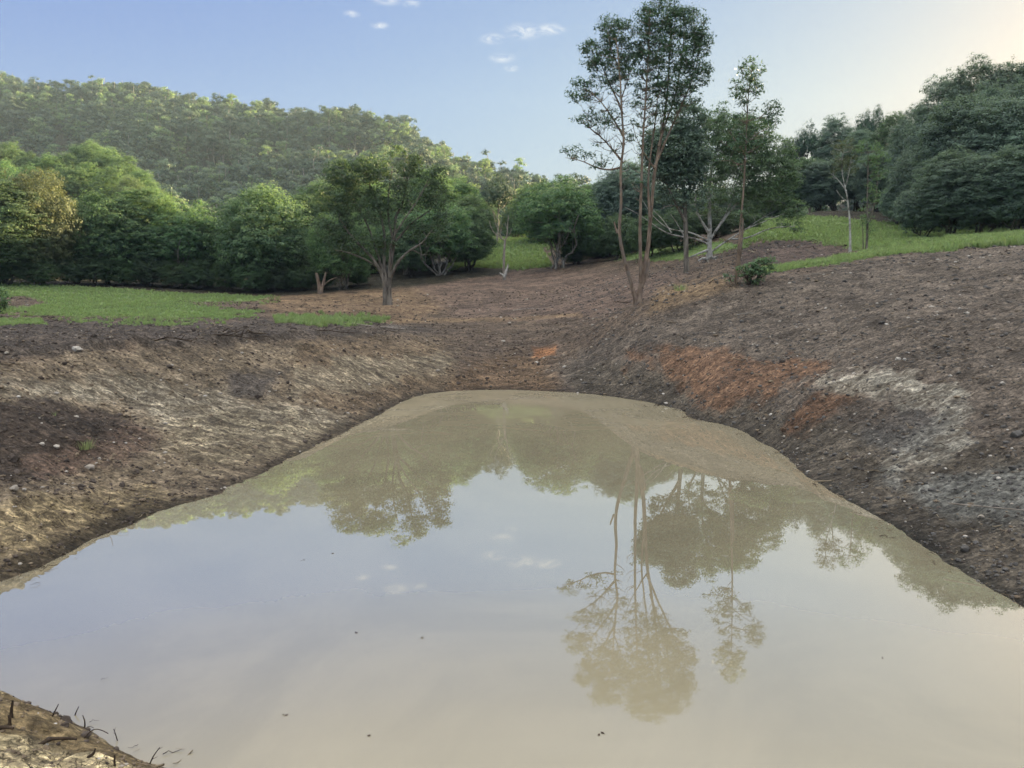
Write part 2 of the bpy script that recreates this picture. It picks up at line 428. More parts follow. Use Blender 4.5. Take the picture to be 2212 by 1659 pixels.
# ------------------------------------------------------------------ ground sheet
def make_ground():
    fine = np.linspace(-37, 37, 760)
    coarse = np.concatenate([np.linspace(-180, -40, 50), fine, np.linspace(40, 180, 50)[:-1]])
    az = np.radians(coarse)
    rad = [0.4]
    while rad[-1] < 560:
        r_ = rad[-1]
        k = 0.0042 if 4 < r_ < 45 else (0.007 if r_ < 110 else 0.02)
        if r_ <= 4: k = 0.03
        rad.append(r_ * (1 + k))
    rad = np.array(rad)
    A, Rr = np.meshgrid(az, rad)
    x = (np.sin(A) * Rr).ravel(); y = (np.cos(A) * Rr).ravel()
    z = height0(x, y)
    d = np.hypot(x, y)
    col, g, clay = cover(x, y, z)
    # clods, ruts and lumps
    near = sstep(70, 20, d)
    amp = (1 - g) * sstep(0.0, 0.25, np.abs(z)) 
    clod = fbm(x * 3.2, y * 3.2, 4, 41, .6) - .5
    rdg = 1 - np.abs(2 * fbm(x * 5.5, y * 5.5, 3, 47, .6) - 1)
    lump = fbm(x * 1.1, y * 1.1, 3, 43) - .5
    z = z + amp * near * (0.20 * clod + 0.05 * (rdg - .6)) + 0.16 * lump * np.where(d < 60, 1, 1) * sstep(0.02, .5, np.abs(z))
    z = z + .07 * (fbm(x * 2.1, y * 2.1, 4, 71, .6) - .5) * near * sstep(.8, .1, np.abs(z))
    # raked furrows down the right hand slope
    s = (x * 0.55 - y * 0.83)
    fur = np.abs(((s * 1.1 + 1.2 * fbm(x * .3, y * .3, 2, 51)) % 1.0) - .5)
    pxx, pyy, ff = proj(x, y, z)
    z = z + 0.09 * (fur - .25) * sstep(2, 4, x) * (1 - g) * sstep(.6, 1.4, z) * sstep(40, 30, d)
    # rough lip along the top of the left cut
    lip = inpoly(pxx, pyy, ((-200, 790), (0, 770), (220, 750), (440, 740), (650, 727), (820, 716), (820, 708), (640, 716), (400, 728), (200, 740), (0, 752), (-200, 765)), 6) * (ff > 1)
    z = z + lip * (fbm(x * 1.6, y * 1.6, 4, 61) - .38) * 0.42
    na = len(az); nr = len(rad)
    i = np.arange(nr - 1)[:, None] * na; j = np.arange(na)[None, :]; j2 = (j + 1) % na
    F = np.stack([i + j, i + j2, i + na + j2, i + na + j], -1).reshape(-1, 4)[:, ::-1]
    rgba = np.concatenate([col * np.array([1.08, 1.08, 1.0]), np.ones((len(x), 1))], 1)
    # close the middle
    V = np.stack([x, y, z], 1)
    me = mesh('ground', V, F, M_ground(), smooth=True, attrs={'soil': ('POINT', 'FLOAT_COLOR', rgba), 'grassy': ('POINT', 'FLOAT', g), 'clay': ('POINT', 'FLOAT', clay)})
    return link('ground', me)

def new_mat(name):
    m = bpy.data.materials.new(name)
    m.use_nodes = True
    return m, NT(m.node_tree)

def M_ground():
    m, T = new_mat('soil_and_turf')
    tc = T.n('ShaderNodeNewGeometry').outputs['Position']
    soil = T.n('ShaderNodeAttribute', {'attribute_name': 'soil'}).outputs['Color']
    gr = T.n('ShaderNodeAttribute', {'attribute_name': 'grassy'}).outputs['Fac']
    clay = T.n('ShaderNodeAttribute', {'attribute_name': 'clay'}).outputs['Fac']
    n1 = T.noise(tc, 2.2, 5, .65)
    n2 = T.noise(tc, 11.0, 5, .7)
    n3 = T.noise(tc, 45.0, 3, .6)
    v1 = T.n('ShaderNodeTexVoronoi', {'feature': 'F1'}, Vector=tc, Scale=9.0, Randomness=1.0)
    v2 = T.n('ShaderNodeTexVoronoi', {'feature': 'F1'}, Vector=tc, Scale=26.0, Randomness=1.0)
    ck = T.n('ShaderNodeTexVoronoi', {'feature': 'DISTANCE_TO_EDGE'}, Vector=T.n('ShaderNodeVectorMath', {'operation': 'ADD'}, i0=tc, i1=T.n('ShaderNodeTexNoise', None, Vector=tc, Scale=6.0, Detail=3.0).outputs[1]).outputs[0], Scale=3.6)
    # per clod tone
    tone = T.math('MULTIPLY', T.ramp(n1, .3, .7, .78, 1.22), T.ramp(n2, .3, .72, .62, 1.42))
    tone = T.math('MULTIPLY', tone, T.ramp(v2.outputs['Color'], 0.0, 1.0, .72, 1.3))
    s1 = T.mix(1.0, soil, T.n('ShaderNodeCombineColor', None, Red=tone, Green=tone, Blue=tone).outputs[0], 'MULTIPLY')
    # torn clay: dark earth shows between pale slabs
    mps = T.n('ShaderNodeMapping', None, Vector=tc); mps.inputs['Rotation'].default_value = (0, 0, R(-14)); mps.inputs['Scale'].default_value = (.55, 1.9, 1.2)
    stk = T.noise(mps.outputs[0], 2.6, 7, .68, .5)
    stk2 = T.noise(mps.outputs[0], 9.0, 5, .7, .4)
    hole = T.math('MULTIPLY', T.ramp(stk, .44, .58, 1, 0), T.ramp(clay, .12, .5))
    s1 = T.mix(T.math('MULTIPLY', hole, .62), s1, (.15, .115, .08, 1))
    sf = T.ramp(stk2, .34, .70, .62, 1.5)
    s1 = T.mix(1.0, s1, T.n('ShaderNodeCombineColor', None, Red=sf, Green=sf, Blue=sf).outputs[0], 'MULTIPLY')
    sg = T.ramp(stk, .30, .70, .75, 1.25)
    s1 = T.mix(1.0, s1, T.n('ShaderNodeCombineColor', None, Red=sg, Green=sg, Blue=sg).outputs[0], 'MULTIPLY')
    big = T.ramp(T.noise(tc, .55, 4, .6), .34, .66, .74, 1.22)
    mpr = T.n('ShaderNodeMapping', None, Vector=tc); mpr.inputs['Rotation'].default_value = (0, 0, R(-18)); mpr.inputs['Scale'].default_value = (.12, 2.6, .8)
    rk = T.ramp(T.noise(mpr.outputs[0], 1.7, 4, .6, .15), .36, .64, .80, 1.20)
    bt = T.math('MULTIPLY', big, rk)
    s1 = T.mix(1.0, s1, T.n('ShaderNodeCombineColor', None, Red=bt, Green=bt, Blue=bt).outputs[0], 'MULTIPLY')
    crack = T.math('MULTIPLY', T.ramp(ck.outputs[0], .0, .04, 1, 0), T.ramp(clay, .3, .7))
    s1 = T.mix(T.math('MULTIPLY', crack, .7), s1, (.06, .045, .03, 1))
    # small pale stones and straw
    st = T.n('ShaderNodeTexVoronoi', {'feature': 'F1'}, Vector=tc, Scale=14.0)
    sm = T.math('MULTIPLY', T.math('LESS_THAN', st.outputs['Distance'], .12), T.math('GREATER_THAN', T.n('ShaderNodeSeparateColor', None, Color=st.outputs['Color']).outputs[0], .86))
    s1 = T.mix(T.math('MULTIPLY', sm, .8), s1, (.36, .33, .28, 1))
    # turf
    gcol = T.mix(T.ramp(T.noise(tc, .22, 4), .35, .65), (.15, .24, .085, 1), (.27, .38, .13, 1))
    gcol = T.mix(T.ramp(T.noise(tc, 1.3, 6, .7), .48, .70, 0, .75), gcol, (.27, .24, .13, 1))
    gcol = T.mix(T.ramp(n2, .35, .7, 0, .5), gcol, (.11, .18, .055, 1))
    gm = T.math('GREATER_THAN', T.math('ADD', gr, T.math('MULTIPLY', T.math('SUBTRACT', n1, .5), .9)), .5)
    gm2 = T.ramp(T.math('ADD', gr, T.math('ADD', T.math('MULTIPLY', T.math('SUBTRACT', n1, .5), .7), T.math('MULTIPLY', T.math('SUBTRACT', n2, .5), .7))), .40, .60)
    base = T.mix(gm2, s1, gcol)
    h = T.math('ADD', T.math('MULTIPLY', n2, 1.0), T.math('MULTIPLY', T.math('SUBTRACT', 1.0, v1.outputs['Distance']), .55))
    h = T.math('ADD', h, T.math('MULTIPLY', T.math('SUBTRACT', 1.0, v2.outputs['Distance']), .28))
    h = T.math('ADD', h, T.math('MULTIPLY', n3, .25))
    h = T.math('ADD', T.math('SUBTRACT', h, T.math('MULTIPLY', crack, .5)), T.math('MULTIPLY', stk2, .8))
    bp = T.n('ShaderNodeBump', None, Strength=1.0, Distance=.11, Height=h)
    bs = T.n('ShaderNodeBsdfPrincipled', None, Base_Color=base, Roughness=.86, Normal=bp.outputs[0])
    bs.inputs['Specular IOR Level'].default_value = .28
    T.n('ShaderNodeOutputMaterial', None, Surface=bs.outputs[0])
    return m

ground = tag(make_ground(), kind='structure')

# ------------------------------------------------------------------ pond
def M_water():
    m, T = new_mat('muddy_water')
    tc = T.n('ShaderNodeNewGeometry').outputs['Position']
    mp = T.n('ShaderNodeMapping', None, Vector=tc); mp.inputs['Scale'].default_value = (1, .55, 1)
    n = T.noise(mp.outputs[0], 1.1, 2, .5)
    n2 = T.noise(tc, 16.0, 2, .5)
    sepp = T.n('ShaderNodeSeparateXYZ', None, Vector=tc)
    farr = T.ramp(sepp.outputs[1], 13.0, 26.0)
    h = T.math('ADD', T.math('MULTIPLY', n, .3), T.math('MULTIPLY', n2, T.math('MULTIPLY', farr, .012)))
    bp = T.n('ShaderNodeBump', None, Strength=.06, Distance=.05, Height=h)
    mud = T.mix(T.ramp(T.noise(tc, .35, 5, .6, 1.2), .35, .65), (.330, .292, .200, 1), (.380, .334, .226, 1))
    fr = T.n('ShaderNodeFresnel', None, IOR=1.33, Normal=bp.outputs[0]).outputs[0]
    fc = T.n('ShaderNodeFloatCurve', None, Value=fr)
    cv = fc.mapping.curves[0]
    cv.points[0].location = (0, .06); cv.points[1].location = (1, .62)
    for q in ((.05, .15), (.075, .27), (.11, .44), (.155, .58), (.25, .57), (.5, .51)): cv.points.new(*q)
    fc.mapping.update()
    df = T.n('ShaderNodeBsdfDiffuse', None, Color=mud)
    gl = T.n('ShaderNodeBsdfGlossy', None, Roughness=0.0, Normal=bp.outputs[0])
    mx = T.n('ShaderNodeMixShader', None, Fac=fc.outputs[0], i1=df.outputs[0], i2=gl.outputs[0])
    T.n('ShaderNodeOutputMaterial', None, Surface=mx.outputs[0])
    return m

def make_water():
    xs = np.linspace(-18, 14, 33); ys = np.linspace(2.5, 31, 30)
    X, Y = np.meshgrid(xs, ys)
    V = np.stack([X.ravel(), Y.ravel(), np.zeros(X.size)], 1)
    n = len(xs)
    i = np.arange(len(ys) - 1)[:, None] * n; j = np.arange(n - 1)[None, :]
    F = np.stack([i + j, i + j + 1, i + n + j + 1, i + n + j], -1).reshape(-1, 4)
    return tag(link('water', mesh('water', V, F, M_water(), smooth=True)), kind='structure')
make_water()

# ------------------------------------------------------------------ foliage and bark materials
def M_leaf(name, dark, light, tip=None, transl=.35, rough=.55):
    m, T = new_mat(name)
    t = T.n('ShaderNodeAttribute', {'attribute_name': 'tint'}).outputs['Fac']
    oi = T.n('ShaderNodeObjectInfo').outputs['Random']
    c = T.mix(t, (*dark, 1), (*light, 1))
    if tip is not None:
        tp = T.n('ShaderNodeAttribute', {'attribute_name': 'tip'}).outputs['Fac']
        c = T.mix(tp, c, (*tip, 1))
    hs = T.n('ShaderNodeHueSaturation', None, Hue=T.ramp(oi, 0, 1, .485, .515, False), Saturation=T.ramp(T.math('FRACT', T.math('MULTIPLY', oi, 7.3)), 0, 1, .85, 1.1, False),
             Value=T.ramp(T.math('FRACT', T.math('MULTIPLY', oi, 3.7)), 0, 1, .78, 1.22, False), Color=c)
    d = T.n('ShaderNodeBsdfPrincipled', None, Base_Color=hs.outputs[0], Roughness=rough)
    d.inputs['Specular IOR Level'].default_value = .35
    tr = T.n('ShaderNodeBsdfTranslucent', None, Color=T.mix(.5, hs.outputs[0], (*(np.minimum(np.array(light) * (1.6, 1.5, .8), 1)), 1)))
    mx = T.n('ShaderNodeMixShader', None, Fac=transl, i1=d.outputs[0], i2=tr.outputs[0])
    T.n('ShaderNodeOutputMaterial', None, Surface=mx.outputs[0])
    return m

def M_bark(name, a, b, scale=6, stretch=.18, patch=None):
    m, T = new_mat(name)
    tc = T.n('ShaderNodeTexCoord').outputs['Object']
    mp = T.n('ShaderNodeMapping', None, Vector=tc); mp.inputs['Scale'].default_value = (1, 1, stretch)
    n = T.noise(mp.outputs[0], scale, 5, .65)
    c = T.mix(T.ramp(n, .35, .68), (*a, 1), (*b, 1))
    if patch is not None:
        c = T.mix(T.ramp(T.noise(tc, 1.6, 4, .6), .5, .62), c, (*patch, 1))
    bp = T.n('ShaderNodeBump', None, Strength=.8, Distance=.03, Height=n)
    bs = T.n('ShaderNodeBsdfPrincipled', None, Base_Color=c, Roughness=.85, Normal=bp.outputs[0])
    bs.inputs['Specular IOR Level'].default_value = .2
    T.n('ShaderNodeOutputMaterial', None, Surface=bs.outputs[0])
    return m

L_CAMPHOR = M_leaf('leaf_broad', (.042, .100, .060), (.155, .265, .125), (.58, .66, .26), .42)  # pale tip colour: new growth, with sun on the crowns painted in
L_OLIVE = M_leaf('leaf_olive', (.058, .080, .040), (.155, .175, .085), (.30, .33, .15), .3)
L_GUM = M_leaf('leaf_gum', (.020, .056, .040), (.075, .130, .078), (.17, .22, .11), .18)
L_HERO = M_leaf('leaf_tall', (.040, .085, .045), (.100, .185, .090), None, .3, .4)
L_PALE = M_leaf('leaf_pale', (.060, .120, .065), (.180, .280, .135), (.40, .50, .22), .42)
L_DARK = M_leaf('leaf_dark', (.070, .120, .105), (.200, .285, .225), (.38, .47, .31), .42)
L_GRASS = M_leaf('blade_green', (.17, .265, .11), (.33, .455, .19), (.52, .48, .28), .35, .6)
B_GREY = M_bark('bark_grey', (.10, .085, .07), (.26, .23, .195))
B_DIM = M_bark('bark_dim', (.05, .045, .035), (.15, .13, .11))
L_MID = M_leaf('leaf_mid', (.045, .090, .048), (.105, .175, .085), (.2, .27, .12), .4)
B_PALE = M_bark('bark_pale', (.22, .20, .175), (.40, .38, .34), 4, .5, (.17, .15, .13))
B_WHITE = M_bark('bark_white', (.34, .33, .30), (.56, .54, .51), 5, .8, (.15, .14, .12))
B_RED = M_bark('bark_brown', (.14, .10, .075), (.33, .25, .195), 5, .25, (.20, .165, .14))
B_DEAD = M_bark('bark_dead', (.20, .17, .14), (.44, .39, .34), 8, .15)
B_TWIG = M_bark('bark_twig', (.035, .025, .018), (.09, .065, .045), 20, .5)

# ------------------------------------------------------------------ plant geometry
class Geo:
    def __init__(self):
        self.V = []; self.F = []; self.m = []; self.t = []; self.tip = []; self.s = []; self.n = 0
    def add(self, V, F, mi=0, tint=None, tip=None, smooth=False):
        V = np.asarray(V, float).reshape(-1, 3); F = np.asarray(F, int)
        self.V.append(V); self.F.append(F + self.n); self.n += len(V)
        k = len(F)
        self.m.append(np.full(k, mi)); self.s.append(np.full(k, smooth))
        self.t.append(np.zeros(k) if tint is None else np.broadcast_to(tint, (k,)))
        self.tip.append(np.zeros(k) if tip is None else np.broadcast_to(tip, (k,)))
    def mesh(self, name, mats):
        V = np.concatenate(self.V); F = np.concatenate(self.F)
        return mesh(name, V, F, mats, np.concatenate(self.m), np.concatenate(self.s),
                    {'tint': ('FACE', 'FLOAT', np.concatenate(self.t)), 'tip': ('FACE', 'FLOAT', np.concatenate(self.tip))})
    def empty(self): return self.n == 0

def unit(v):
    return v / (np.linalg.norm(v, axis=-1, keepdims=True) + 1e-9)

def tube(g, pts, rad, sides=7, mi=0, rough=.12, rg=rng):
    pts = np.asarray(pts, float); rad = np.asarray(rad, float)
    n = len(pts)
    tan = np.gradient(pts, axis=0); tan = unit(tan)
    ref = np.array([0.31, 0.87, 0.12]) if abs(tan[:, 2]).mean() > .5 else np.array([0, 0, 1.0])
    a = unit(np.cross(tan, ref)); b = np.cross(tan, a)
    th = np.linspace(0, 2 * np.pi, sides, endpoint=False)
    rr = rad[:, None] * (1 + rough * (rg.random((n, sides)) - .5) * 2)
    V = pts[:, None, :] + rr[:, :, None] * (np.cos(th)[None, :, None] * a[:, None, :] + np.sin(th)[None, :, None] * b[:, None, :])
    i = np.arange(n - 1)[:, None] * sides; j = np.arange(sides)[None, :]; j2 = (j + 1) % sides
    F = np.stack([i + j, i + j2, i + sides + j2, i + sides + j], -1).reshape(-1, 4)
    g.add(V.reshape(-1, 3), F, mi, smooth=True)

def curve(a, b, n=7, sag=0.0, wob=0.08, rg=rng, up=0.0):
    """wandering line from a to b"""
    a = np.asarray(a, float); b = np.asarray(b, float)
    t = np.linspace(0, 1, n)[:, None]
    L = np.linalg.norm(b - a)
    p = a + (b - a) * t
    w_ = np.cumsum(rg.normal(0, 1, (n, 3)), 0); w_ -= w_[0] + (w_[-1] - w_[0]) * t
    p = p + w_ * L * wob * .35
    p[:, 2] += (4 * t * (1 - t))[:, 0] * sag * L
    return p

def leaf_quads(g, pos, nrm, size, aspect=.5, mi=0, tint=None, tip=None, rg=rng, axis=None):
    """one kite-shaped blade at every pos; nrm the blade normal"""
    N = len(pos)
    nrm = unit(nrm)
    r = rg.normal(0, 1, (N, 3)) if axis is None else axis + rg.normal(0, .35, (N, 3))
    u = unit(r - (r * nrm).sum(1, keepdims=True) * nrm)
    v = np.cross(nrm, u)
    L = (size * (0.65 + .7 * rg.random(N)))[:, None]
    Wd = L * aspect
    V = np.stack([pos - u * L * .5, pos + v * Wd * .5 + u * L * .05, pos + u * L * .5, pos - v * Wd * .5 + u * L * .05], 1).reshape(-1, 3)
    F = np.arange(N * 4).reshape(N, 4)
    g.add(V, F, mi, tint, tip)

def mid_scale_guard(pos, mid):
    return np.maximum(np.abs(pos - mid).max(0), .1)

def clump_leaves(g, centers, radii, per, size, rg, aspect=.5, mi=0, flat=.8, tip_light=None, up=.5, jit=.32, mid=None, tv=.5):
    """puffs of leaves: blades spread through each puff, denser near its skin, facing outwards and up"""
    C_ = np.repeat(centers, per, 0); Rr = np.repeat(radii, per)[:, None]
    N = len(C_)
    d = unit(rg.normal(0, 1, (N, 3)))
    d[:, 2] = np.where(d[:, 2] < -.3, -d[:, 2] * .6, d[:, 2])
    rr = rg.random((N, 1)) ** (1 / 2.2)
    pos = C_ + d * rr * Rr * np.array([1, 1, flat])
    nrm = d + np.array([0, 0, up]) + rg.normal(0, jit, (N, 3))
    if mid is not None:
        nrm = nrm + unit((pos - mid) / mid_scale_guard(pos, mid)) * .8
    base_t = np.repeat(rg.random(len(centers)), per)
    tint = np.clip(.5 + tv * 1.5 * (base_t - .5) + rg.normal(0, .2, N), 0, 1)
    tip = None
    if tip_light is not None:
        tip = np.repeat(tip_light, per) * np.clip(1.6 * d[:, 2] * rr[:, 0] - .25, 0, 1)  # upper side of each puff painted paler: new growth plus put-in highlights
    leaf_quads(g, pos, nrm, np.full(N, size), aspect, mi, tint, tip, rg)

def broad_tree(seed, width=1.0, height=1.0, kind='round', leaf=L_CAMPHOR, bark=B_GREY, lsize=.21, lobes=34, dens=1.0, bare=.18, stems=3, depth=1.0, lean=0.0, spiky=.25):
    """crown mesh and trunk mesh of a full-crowned tree, W wide and H tall in metres, its base at the origin"""
    rg = np.random.default_rng(seed)
    Wd, Ht = width, height
    c0 = np.array([lean, 0, Ht * (bare + (1 - bare) * .50)])
    ax = np.array([Wd / 2, Wd / 2 * depth, Ht * (1 - bare) * .52])
    # lobes on the skin of the crown
    L = []
    tries = 0
    while len(L) < lobes and tries < 4000:
        tries += 1
        d = unit(rg.normal(0, 1, 3))
        if d[2] < -.85: continue
        sh = 1.0
        if kind == 'dome': d[2] = abs(d[2]) * 1.0 - .25 * rg.random()
        if kind == 'column': sh = 1.0 - .25 * max(0, d[2])
        p = c0 + d * ax * (.70 + .16 * rg.random()) * np.array([sh, sh, 1])
        if kind == 'dome': p = c0 + np.array([0, 0, -.25 * ax[2]]) + d * ax * np.array([.8, .8, 1.05])
        if all(np.linalg.norm((p - q) / ax) > (.25 if Ht < 12 else .19) for q in L): L.append(p)
    L = np.array(L)
    lr = (.20 + .13 * rg.random(len(L))) * min(Wd, Ht) * .52
    # puffs on every lobe
    PC = []; PR = []; TP = []
    for p, r in zip(L, lr):
        k = int((11 + 13 * (r / 1.2) ** 2) * dens)
        d = unit(rg.normal(0, 1, (k, 3)))
        d[:, 2] = np.where(d[:, 2] < -.4, -d[:, 2], d[:, 2])
        q = p + d * r * (.45 + .75 * rg.random((k, 1))) * np.array([1, 1, .9 + spiky * rg.random()])
        PC.append(q); PR.append((.34 + .30 * rg.random(k)) * min(r, 1.4) * .95)
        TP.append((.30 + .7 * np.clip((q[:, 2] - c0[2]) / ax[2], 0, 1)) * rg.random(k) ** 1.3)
    # inner mass
    k = int(lobes * 7)
    d = unit(rg.normal(0, 1, (k, 3))) * rg.random((k, 1)) ** .5
    inn = c0 + d * ax * .66
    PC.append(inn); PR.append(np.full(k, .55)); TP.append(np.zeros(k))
    PC = np.concatenate(PC); PR = np.concatenate(PR); TP = np.concatenate(TP)
    g = Geo()
    clump_leaves(g, PC, PR, 20, lsize, rg, .62, tip_light=TP, mid=c0, tv=.9, jit=.26)
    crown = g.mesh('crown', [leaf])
    # trunk and limbs
    t = Geo()
    tops = L[rg.permutation(len(L))[:min(len(L), 4 + stems * 3)]]
    base = [np.array([rg.normal(0, .10 + .05 * stems), rg.normal(0, .10 + .05 * stems), -.25]) for _ in range(stems)]
    for s_ in range(stems):
        b = base[s_]
        tt = c0 + np.array([(s_ - (stems - 1) / 2) * Wd * .18, rg.normal(0, .4), -.1 * Ht * rg.random()])
        n = 9
        ln = curve(b, tt, n, wob=.10, rg=rg)
        r0 = (.10 + .011 * Ht) / (1 if stems == 1 else stems ** .38) * (.8 + .4 * rg.random())
        tube(t, ln, np.linspace(r0 * 1.35, r0 * .45, n), 7, rg=rg)
        for q in tops[s_::stems]:
            i = int(n * (.35 + .45 * rg.random()))
            cv = curve(ln[i], q, 6, sag=-.06, wob=.14, rg=rg)
            tube(t, cv, np.linspace(r0 * .42, .02, 6), 5, rg=rg)
    return crown, t.mesh('trunk', [bark])

def hill_tree_mesh(seed, kind):
    rg = np.random.default_rng(seed)
    g = Geo()
    Ht = 15.0; Wd = {0: 7.5, 1: 9.0, 2: 6.5, 3: 6.0, 4: 9.5, 5: 8.0}[kind]
    n = {0: 18, 1: 24, 2: 15, 3: 16, 4: 26, 5: 20}[kind]
    C_ = []
    zt = {0: .42, 1: .36, 2: .45, 3: .25, 4: .42, 5: .3}[kind]
    for i in range(n):
        d = unit(rg.normal(0, 1, 3)); d[2] = abs(d[2])
        rr = rg.random() ** .4
        C_.append([d[0] * rr * Wd * .42, d[1] * rr * Wd * .42, Ht * (zt + (1 - zt) * .85 * d[2] * rr)])
    C_ = np.array(C_)
    r = (.75 + .55 * rg.random(n)) * Wd / 5.2
    k = 9
    dd = unit(rg.normal(0, 1, (n * k, 3))); dd[:, 2] = np.abs(dd[:, 2]) - .15
    PC = np.repeat(C_, k, 0) + dd * np.repeat(r, k)[:, None] * np.array([1, 1, .62])
    Cc = np.repeat(C_, k, 0)
    lobt = np.repeat(rg.random(n), k)
    # blades lie on the skin of each dome
    M = 13
    q = np.repeat(PC, M, 0) + rg.normal(0, .33, (n * k * M, 3)) * np.array([1, 1, .6])
    nm = unit(q - np.repeat(Cc, M, 0)) + np.array([0, 0, .45]) + rg.normal(0, .28, q.shape)
    tt = np.clip(-.05 + .95 * np.repeat(lobt, M) + rg.normal(0, .14, len(q)), 0, 1)
    leaf_quads(g, q, nm, np.full(len(q), .50), .65, 0, tt, np.repeat(rg.random(n * k) ** 3 * .7, M), rg)
    # underskirt of the canopy
    m_ = 40
    U = np.stack([rg.normal(0, Wd * .22, m_), rg.normal(0, Wd * .22, m_), Ht * (.18 + .45 * rg.random(m_))], 1)
    clump_leaves(g, U, np.full(m_, .9), 9, .5, rg, .6, mi=0)
    tr = curve((0, 0, -1.5), (rg.normal(0, .5), rg.normal(0, .5), Ht * .86), 7, wob=.04, rg=rg)
    tube(g, tr, np.linspace(.24, .09, 7), 5, mi=1, rg=rg)
    for q in C_[:6]:
        tube(g, curve(tr[rg.integers(2, 5)], q, 4, wob=.1, rg=rg), [.11, .09, .06, .03], 4, mi=1, rg=rg)
    return g

# ------------------------------------------------------------------ forest on the hill
hill_kinds = []
for k in range(12):
    leaf_ = [L_GUM, L_GUM, L_GUM, L_CAMPHOR, L_GUM, L_PALE][k % 6]
    hill_kinds.append(hill_tree_mesh(100 + k, k % 6).mesh('hillside_tree', [leaf_, B_PALE if k % 6 in (0, 2, 4) else B_GREY]))

def hill_points():
    """dart throwing over the wooded hills: smaller trees sit closer"""
    rg = np.random.default_rng(5)
    pts = []
    cell = {}
    N = 60000
    th = rg.uniform(R(-44), R(60), N); d = np.sqrt(rg.uniform(125 ** 2, 470 ** 2, N))
    x = d * np.sin(th); y = d * np.cos(th)
    z = height0(x, y)
    px, py, f = proj(x, y, z + 13)
    z2 = height0(x * 1.06, y * 1.06)
    for i in range(N):
        if y[i] < 118: continue
        if px[i] > 1330 and d[i] < 165: continue
        if px[i] > 1330 and (d[i] > 330): continue
        e = (z[i] - CAMZ) / d[i]
        minD = 4.0 if px[i] < 1330 else 8.0
        if py[i] > 560 and px[i] < 1330: continue
        if px[i] < 700 and d[i] < 172: continue
        cx, cy = int(x[i] // 6), int(y[i] // 6)
        if any(math.hypot(x[i] - q[0], y[i] - q[1]) < minD for a in (-2, -1, 0, 1, 2) for b in (-2, -1, 0, 1, 2) for q in cell.get((cx + a, cy + b), ())):
            continue
        cell.setdefault((cx, cy), []).append((x[i], y[i]))
        pts.append((x[i], y[i], z[i], px[i], py[i], d[i]))
    return np.array(pts)

HP = hill_points()
# sight test: which stand clear of the ground in front of them
def visible(pts):
    out = np.ones(len(pts), bool)
    for s_ in np.linspace(.55, .97, 16):
        zz = height0(pts[:, 0] * s_, pts[:, 1] * s_) + 9.0
        line = CAMZ + (pts[:, 2] + 14.5 - CAMZ) * s_
        out &= ~((zz > line) & (np.hypot(pts[:, 0], pts[:, 1]) * s_ > 150))
    return out
vis = visible(HP)
beyond = HP[:, 5] > 400 
keep = (vis | (HP[:, 3] > 1330)) 
HP = HP[keep]; vis = vis[keep]
inframe = (HP[:, 3] > 0) & (HP[:, 3] < 1330) & vis & (HP[:, 4] < 440)
# how much of each is seen: crown spacing in view from nearest neighbours is similar everywhere, so near ones show largest
score = np.where(inframe, 1.0 / HP[:, 5], 0)
# trees on the skyline show against the sky
sk = np.interp(HP[:, 3], [q[0] for q in SKYL], [q[1] for q in SKYL])
onsky = inframe & (HP[:, 4] < sk + 16)
score = score + np.where(onsky, .0045, 0)
order = np.argsort(-score)
pick = [i for i in order if score[i] > 0][:290]
pickset = set(pick)
GH = 'trees of the forest on the hillside'
rgh = np.random.default_rng(11)
for n_, i in enumerate(pick):
    x_, y_, z_, px_, py_, d_ = HP[i]
    k = int(rgh.integers(0, 12))
    s_ = .58 + .50 * rgh.random() ** 1.3
    o = link('hillside_tree', hill_kinds[k], None, (x_, y_, z_ - .5), rgh.uniform(0, 6.28), (s_, s_, s_ * (.9 + .25 * rgh.random())))
    if onsky[i]:
        lab = 'gum tree whose crown stands against the sky along the ridge of the wooded hill'
        grp = 'trees along the skyline of the hill'
    elif px_ > 860:
        lab = 'gum tree of the forest on the low right-hand flank of the wooded hill'
        grp = 'trees on the low flank of the hill'
    else:
        lab = 'grey-green gum tree in the forest covering the middle of the wooded hillside'
        grp = GH
    tag(o, lab, 'tree', grp)

